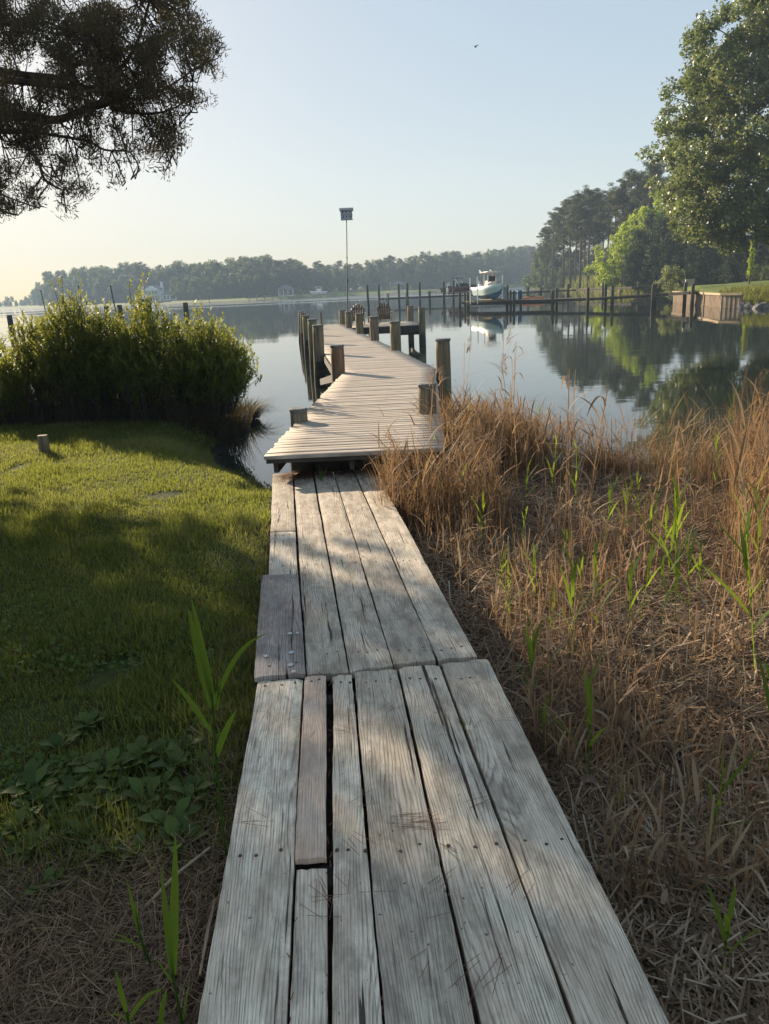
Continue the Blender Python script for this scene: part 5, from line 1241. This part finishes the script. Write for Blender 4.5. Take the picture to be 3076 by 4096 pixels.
RS = [(1945, 2960, 3, .6), (2290, 2640, 0, 1), (2400, 2590, 2, .95), (2440, 2650, 2, 1), (2510, 2600, 0, 1.1), (2640, 2560, 4, .85), (2700, 2520, 4, .9), (2760, 2520, 2, 1), (2860, 2620, 2, .95), (2560, 2500, 0, 1), (2150, 2440, 0, .8), (2210, 2560, 1, .9), (2180, 3080, 1, .9), (2360, 3180, 1, 1.2),
      (2120, 2900, 0, .9), (2820, 3500, 2, .8), (2880, 3950, 3, 1.1), (2450, 3300, 3, .8), (1660, 2010, 0, .9), (1700, 2060, 0, 1), (1600, 1980, 1, 1), (1740, 1990, 0, 1.1), (1760, 2100, 1, 1), (1640, 1930, 3, 1.2), (1850, 2080, 0, 1.0), (1930, 2200, 0, .9), (1800, 1820, 4, .8), (1890, 1830, 4, .9), (1870, 1800, 2, 1),
      (2080, 2220, 1, .9), (2150, 1800, 4, .8), (2200, 2000, 2, .9), (2300, 2050, 2, .9), (2350, 2100, 0, 1), (2420, 2200, 0, 1), (2480, 2180, 2, .9), (2600, 2250, 0, 1), (2700, 2280, 0, 1.1), (2730, 1990, 4, .9), (2860, 2000, 4, .9), (2900, 1900, 4, 1), (2560, 2080, 1, 1), (2640, 2400, 2, .9), (2950, 2600, 2, 1.1), (3020, 2700, 2, 1.2), (3050, 2500, 4, 1), (2040, 2500, 1, .8), (2000, 2350, 3, 1), (1960, 2060, 0, 1), (2100, 2060, 2, .8), (2980, 2250, 4, .8), (3060, 3150, 0, 1.1), (2330, 2420, 1, 1), (2500, 2420, 3, 1.2), (2800, 2380, 1, 1), (2250, 2250, 3, 1.3), (1560, 1950, 3, .9), (1850, 1930, 0, .9), (2030, 2420, 3, .9)]
def rlabel(px, py):
    if px < 1780: return 'green reed shoot crowding the right edge of the walkway near the dock'
    if py > 2850: return 'green reed shoot low in the litter beside the near walkway'
    if py < 2150: return 'green reed shoot among the rusty reeds near the water'
    return 'green reed shoot standing in the litter in the middle of the right bank'
RS = [r_ for i_, r_ in enumerate(RS) if i_ % 5 != 3 or r_[1] > 2700]
for i, (px, py, k, s_) in enumerate(RS):
    o = bpy.data.objects.new('green_reed', RM[k]); COL.objects.link(o); p = at(px, py, .36)
    z = float(near_h(np.array([p[0]]), np.array([p[1]]))[0]); p = at(px, py, max(z, 0)); o.location = (p[0], p[1], max(z, 0)); o.rotation_euler = (rng.normal()*.06, rng.normal()*.06, rng.random()*6); s_ *= (.66+.34*rng.random()); o.scale = (s_, s_, s_)
    tag(o, rlabel(px, py), 'reed', GR)
def drawn_reed(name_label, Yb, stem, leaves_):
    """a reed built from its stem and its leaves, each running between two points"""
    t = thing('green_reed', name_label, 'reed', atY(stem[0][0], stem[0][1], Yb)); o0 = Vector(t.location)
    b = M(); b.tube([Vector(atY(p[0], p[1], Yb))-o0 for p in stem], list(np.linspace(.0045, .0025, len(stem))), 6); b.build('stem', L_green, t)
    for (x0_, y0_, x1_, y1_, w_, dy, sag) in leaves_:
        A_ = Vector(atY(x0_, y0_, Yb))-o0; B_ = Vector(atY(x1_, y1_, Yb+dy))-o0; k = 9; V = []; ax = (B_-A_); sd_ = ax.cross(Vector((0, 1, .25))).normalized()
        for i in range(k+1):
            u = i/k; p = A_.lerp(B_, u)+Vector((0, 0, 1))*sag*math.sin(PI*u); ww = w_*.5*math.sin(PI*min(.98, .12+.86*u))**.7*(1-u*.35)
            V += [p-sd_*ww+Vector((0, -.15*ww, 0)), p+Vector((0, .35*ww, 0)), p+sd_*ww+Vector((0, -.15*ww, 0))]
        F = []
        for i in range(k): F += [(3*i, 3*i+1, 3*i+4, 3*i+3), (3*i+1, 3*i+2, 3*i+5, 3*i+4)]
        a = Acc(); a.add([tuple(v) for v in V], F, np.full(len(V), .45+.4*rng.random())); a.build('leaf', L_green, t)
drawn_reed('tall green reed with broad leaves rising beside the left walkway edge', 2.12, [(905, 3420), (880, 3200), (862, 3000), (850, 2820), (846, 2780)],
           [(846, 2830, 752, 2430, .034, .05, 0), (850, 2800, 768, 2400, .026, .0, .01), (852, 2790, 812, 2560, .018, -.05, 0), (852, 2825, 1062, 2535, .018, .0, .05), (842, 2925, 690, 2720, .026, .08, .012), (866, 3025, 945, 2840, .024, -.05, .012), (870, 2840, 880, 2700, .010, 0, 0)])
drawn_reed('green reed with two upright leaves at the lower left beside the walkway', 1.52, [(745, 4180), (728, 4086), (706, 3980), (690, 3895)],
           [(690, 3900, 644, 3470, .020, .04, 0), (694, 3900, 702, 3340, .026, .0, 0), (692, 3930, 628, 3840, .010, .0, 0), (728, 4110, 760, 3900, .006, 0, 0), (640, 4150, 668, 3956, .016, 0, .02)])
drawn_reed('slim blue green reed shoot in the brown thatch left of the upright one', 1.72, [(600, 3850), (580, 3800), (560, 3740)],
           [(562, 3750, 508, 3520, .013, 0, 0), (560, 3750, 540, 3600, .008, 0, 0), (575, 3790, 430, 3760, .010, .05, .01), (578, 3800, 440, 3730, .009, -.05, .01)])
drawn_reed('short bright green reed shoot at the bottom left of the frame', 1.45, [(520, 4130), (506, 4048)],
           [(506, 4050, 462, 3880, .016, 0, 0), (515, 4080, 660, 3950, .014, 0, .02), (512, 4080, 430, 4060, .010, 0, .01)])
# tall dry single stalks with plumes, standing above the clump against the water
DM = []
for h, pl in ((1.25, 0), (1.5, 1), (1.05, 0), (1.35, 1)):
    a = Acc(); a.blades([[0, 0, -.03]], h, .007, 0., .02, .06, 5, r=[.5], prof='const'); a.blades([[0, 0, -.03]], h, .007, 1.57, .02, .06, 5, r=[.5], prof='const')
    for i in range(5): a.blades([[0.01, 0, h*(.35+.13*i)]], .28+.15*rng.random(), .018, rng.random()*6.28, .3+.3*rng.random(), 1.2+1.2*rng.random(), 7, r=[.2+.7*rng.random()], prof='leaf')
    if pl:
        n = 60; a.blades(np.stack([.02*rng.normal(size=n)*.5+.03, .01*rng.normal(size=n), h*(.88+.13*rng.random(n))], 1), .06+.06*rng.random(n), .004, rng.normal(size=n)*.8, .5, 1.4, 3, prof='leaf')
    DM.append(a.mesh('dry_reed_stalk', L_rust))
GDR = 'tall single dry reed stalks'
for i, (px, py, k, s_, lab) in enumerate(((1710, 2010, 1, .98, 'tall dry stalk crossing in front of the thick post at the dock edge'), (1790, 1930, 3, 1.0, 'tall dry stalk between the dock post and the open water'), (2075, 2000, 1, 1.0, 'dry stalk with a curled plume over the open water'),
        (1850, 1760, 3, 1.15, 'thin plumed stalk reaching up to the far posts'), (1990, 1780, 1, 1.15, 'thin plumed stalk reaching up in front of the white boat'), (2055, 1760, 0, 1.3, 'bare thin stalk right of the white boat'), (2260, 2150, 0, 1.2, 'dry stalk with hanging orange leaves before the water'),
        (2330, 2160, 2, 1.3, 'dry stalk with a sharply folded leaf before the water'), (2290, 1980, 0, 1.0, 'dry stalk standing behind the folded leaf stalk'), (2870, 2300, 1, 1.0, 'pale dry stalk with drooping leaves left of the right edge stand'), (2610, 2350, 0, 1.0, 'dry stalk alone in the middle of the right bank'),
        (2730, 2250, 2, 1.1, 'short dry stalk left of the pale drooping one'), (1560, 2050, 2, .75, 'short dark dry stalk beside the far end of the walkway'), (3020, 2200, 3, 1.1, 'plumed dry stalk at the right edge stand'), (2120, 3010, 2, .45, 'broken dry stalk with a folded leaf beside the plank joint'), (2940, 2900, 2, .6, 'thin dry stalk low at the right edge'))):
    o = bpy.data.objects.new('dry_reed_stalk', DM[k]); COL.objects.link(o); p = at(px, py, .34); z = max(0, float(near_h(np.array([p[0]]), np.array([p[1]]))[0])); p = at(px, py, z); o.location = (p[0], p[1], z); o.rotation_euler = (rng.normal()*.05, rng.normal()*.06, rng.random()*6); o.scale = (s_,)*3
    tag(o, lab, 'reed stalk', GDR)

# ------------------------------------------------------------------ needles, cones, leaves on the boards
L_needle = leaf_mat('pine_needle', (.09, .036, .022), (.22, .10, .055), 0, .6, .2)
a = Acc()
def needles(cx, cy, n, rad, L=.10, ang=None, spread=1.2, w_=.0017, lift=.004):
    n = max(1, int(n*.6)); x = cx+rng.normal(size=n)*rad; y = cy+rng.normal(size=n)*rad*.8; z = .86-.034*y+lift+.012*rng.random(n)
    az = rng.random(n)*6.28 if ang is None else ang+rng.normal(size=n)*spread; a.blades(np.stack([x, y, z], 1), L*(.5+.7*rng.random(n)), w_, az, 1.57+rng.normal(size=n)*.04, rng.normal(size=n)*.06, 4, prof='const')
for (px, py, n, rad, ang, sp_) in ((1620, 3330, 24, .03, 0, .18), (1580, 3320, 14, .03, .1, .3), (1760, 3420, 8, .02, -.8, .4), (1880, 3250, 7, .02, .4, .15), (1420, 3400, 7, .02, -.6, .3), (1560, 2850, 7, .02, .5, .2), (1880, 2760, 6, .02, .45, .1), (2000, 2890, 7, .03, 0, .4), (980, 3340, 6, .02, -.1, .1), (1300, 3560, 12, .04, -1.1, .3), (1240, 3690, 8, .03, -.3, .3),
                             (1830, 3990, 8, .04, .7, .3), (2060, 3640, 6, .02, .9, .1), (1950, 4060, 8, .03, 1.0, .4), (1330, 2480, 6, .02, -.9, .2), (1600, 2440, 6, .03, 0, .1), (1680, 2600, 7, .03, -.1, .1), (1440, 2590, 8, .02, -.8, .1), (1200, 2270, 14, .04, .3, .8), (1260, 2190, 10, .04, .1, .3), (1390, 2220, 8, .03, .3, .3), (1250, 2690, 16, .04, -1.2, .5), (1750, 3600, 5, .02, 1.0, .2), (1500, 2200, 6, .03, .2, .3), (1350, 2930, 5, .03, -.5, .3), (1150, 2900, 5, .02, .3, .3)):
    p = at(px, py, .75); needles(p[0], p[1], n, rad, .10, ang, sp_)
needles(-.90, 8.14, 1500, .13, .07, None, 1, .0034, .006); needles(-.45, 8.20, 800, .16, .07, None, 1, .003); needles(-1.05, 7.9, 400, .12, .06); needles(-.8, 7.75, 250, .16, .06)
for _ in range(60): y_ = rng.uniform(1.2, 8); needles(rng.uniform(float(walkL(y_))+.05, float(walkR(y_))-.05), y_, 1+int(rng.random()*2), .02)
for k in range(5):      # debris in the seams
    for _ in range(130):
        y_ = rng.uniform(1.3, 8.2); f_ = lx(y_, botx[k][1]+.005, topx[k][1]+.01, 1.43, 3.3) if y_ < 3.3 else lx(y_, nx_[min(k, 4)][1]+.008, fx_[min(k, 4)][1]+.01, 3.3, 8.34)
        if rng.random() < float(vn(y_*2.0+k*7, k*3.1))**1.5: needles(f_, y_, 2, .004, .03, 1.5, .3, .0025, -.012)
tag(a.build('pine_needles', L_needle), 'fallen brown pine needles scattered over the walkway boards', 'pine needles', None, 'stuff')
m_cone = plain('cone_scale', (.16, .10, .07), .8, .5, 20)
for i, (px, py, sc) in enumerate(((2748, 2985, 1.0), (2655, 3035, .85), (2912, 3010, .8))):
    b = M(); n = 9
    for j in range(n):
        t = j/(n-1); rr = .034*math.sin(PI*(.12+.8*t))**.8; m_ = 9
        for k in range(m_):
            an = 2*PI*(k+.5*(j % 2))/m_; c_ = Vector((rr*math.cos(an), rr*math.sin(an), .085*t)); d = Vector((math.cos(an), math.sin(an), .35)); s_ = Vector((-math.sin(an), math.cos(an), 0))
            b.add([c_-d*.02-s_*.005, c_-d*.02+s_*.005, c_+s_*.008, c_+d*.006, c_-s_*.008, c_+Vector((0, 0, -.006))], [(0, 1, 2, 3, 4), (0, 4, 5), (4, 3, 5), (3, 2, 5), (2, 1, 5)])
    o = b.build('pine_cone', m_cone); p = at(px, py, .45); o.location = (p[0], p[1], p[2]+.02); o.rotation_euler = (1.3, .3, i*1.3); o.scale = (sc,)*3
    tag(o, ('open pine cone lying in the litter, the largest one', 'pine cone in the litter left of the largest cone', 'pale worn pine cone at the right in the litter')[i], 'pine cone')
m_dl = plain('dead_leaf', (.20, .12, .08), .8, .4, 12)
for i, (px, py, sc, cl) in enumerate(((2290, 3120, 1.0, 0), (2195, 3090, .8, 1), (560, 3560, 1.1, 0), (800, 3470, 1.2, 0), (2420, 3560, 1.1, 0), (2660, 3800, .7, 1), (450, 3840, .9, 0), (380, 3640, .8, 0))):
    a = Acc(); leafshape(a, (0, 0, 0), 0, .25, .14*sc, .07*sc, .5, .12); o = a.build('dead_leaf', m_dl); z = .52 if px > 1500 else .63; p = at(px, py, z); o.location = (p[0], p[1], z+.005); o.rotation_euler = (0, .1, i*1.9)
    tag(o, ('curled dead leaf against the right walkway edge', 'red brown dead leaf tucked under the walkway edge', 'grey dead leaf flat on the brown thatch', 'pinkish dead leaf near the left walkway edge', 'large dead leaf lying in the litter by the near boards', 'small dead leaf in the lower right litter', 'dead leaf at the lower left in the thatch', 'dead leaf under the left edge weeds')[i], 'dead leaf')
# sprout between boards
a = Acc()
for k in range(6): a.blades([[0, 0, 0]], .06+.05*rng.random(), .006, rng.random()*6.28, .15+.3*rng.random(), .4, 4, r=[.8], prof='leaf')
o = a.build('grass_sprout', L_green); p = at(1872, 2925, .75); o.location = (p[0], p[1], .72); tag(o, 'small green grass sprout growing from the seam between two boards', 'grass sprout')
a = Acc()
for k in range(5): a.blades([[0, 0, 0]], .16+.08*rng.random(), .009, rng.random()*6.28, .1+.2*rng.random(), .4, 4, r=[.8], prof='leaf')
o = a.build('grass_sprout', L_green); p = at(1285, 1930, .58); o.location = (p[0], p[1], .55); tag(o, 'green grass sprout rising from a seam at the far end of the walkway', 'grass sprout')
# a few thick canes lying in the litter
m_cane = plain('pale_cane', (.38, .28, .18), .6, .3, 8)
for i, (pa, pb) in enumerate((((2240, 3270), (2290, 3290)), ((2520, 3280), (2700, 3440)), ((2450, 2000), (2600, 1970)), ((2530, 2150), (2700, 1975)), ((560, 3650), (840, 3390)), ((2700, 3490), (2920, 3540)), ((860, 3600), (800, 3900)))):
    z = .46 if pa[0] > 1500 else .66; A_ = Vector(at(*pa, z+.02)); B_ = Vector(at(*pb, z+.05)); b = M(); b.tube([Vector(), (B_-A_)*.5+Vector((0, .01, .01)), B_-A_], [.006, .006, .004], 6); o = b.build('reed_cane', m_cane); o.location = A_
    tag(o, ('short pale cane lying against the walkway edge', 'flattened pale cane in the litter beside the near boards', 'pale cane lying at the shore line', 'thick pale cane lying across the dark litter', 'long pale cane lying in the thatch left of the walkway', 'broken cane with bent end in the lower right litter', 'brown cane lying beside the lower left walkway edge')[i], 'cane')
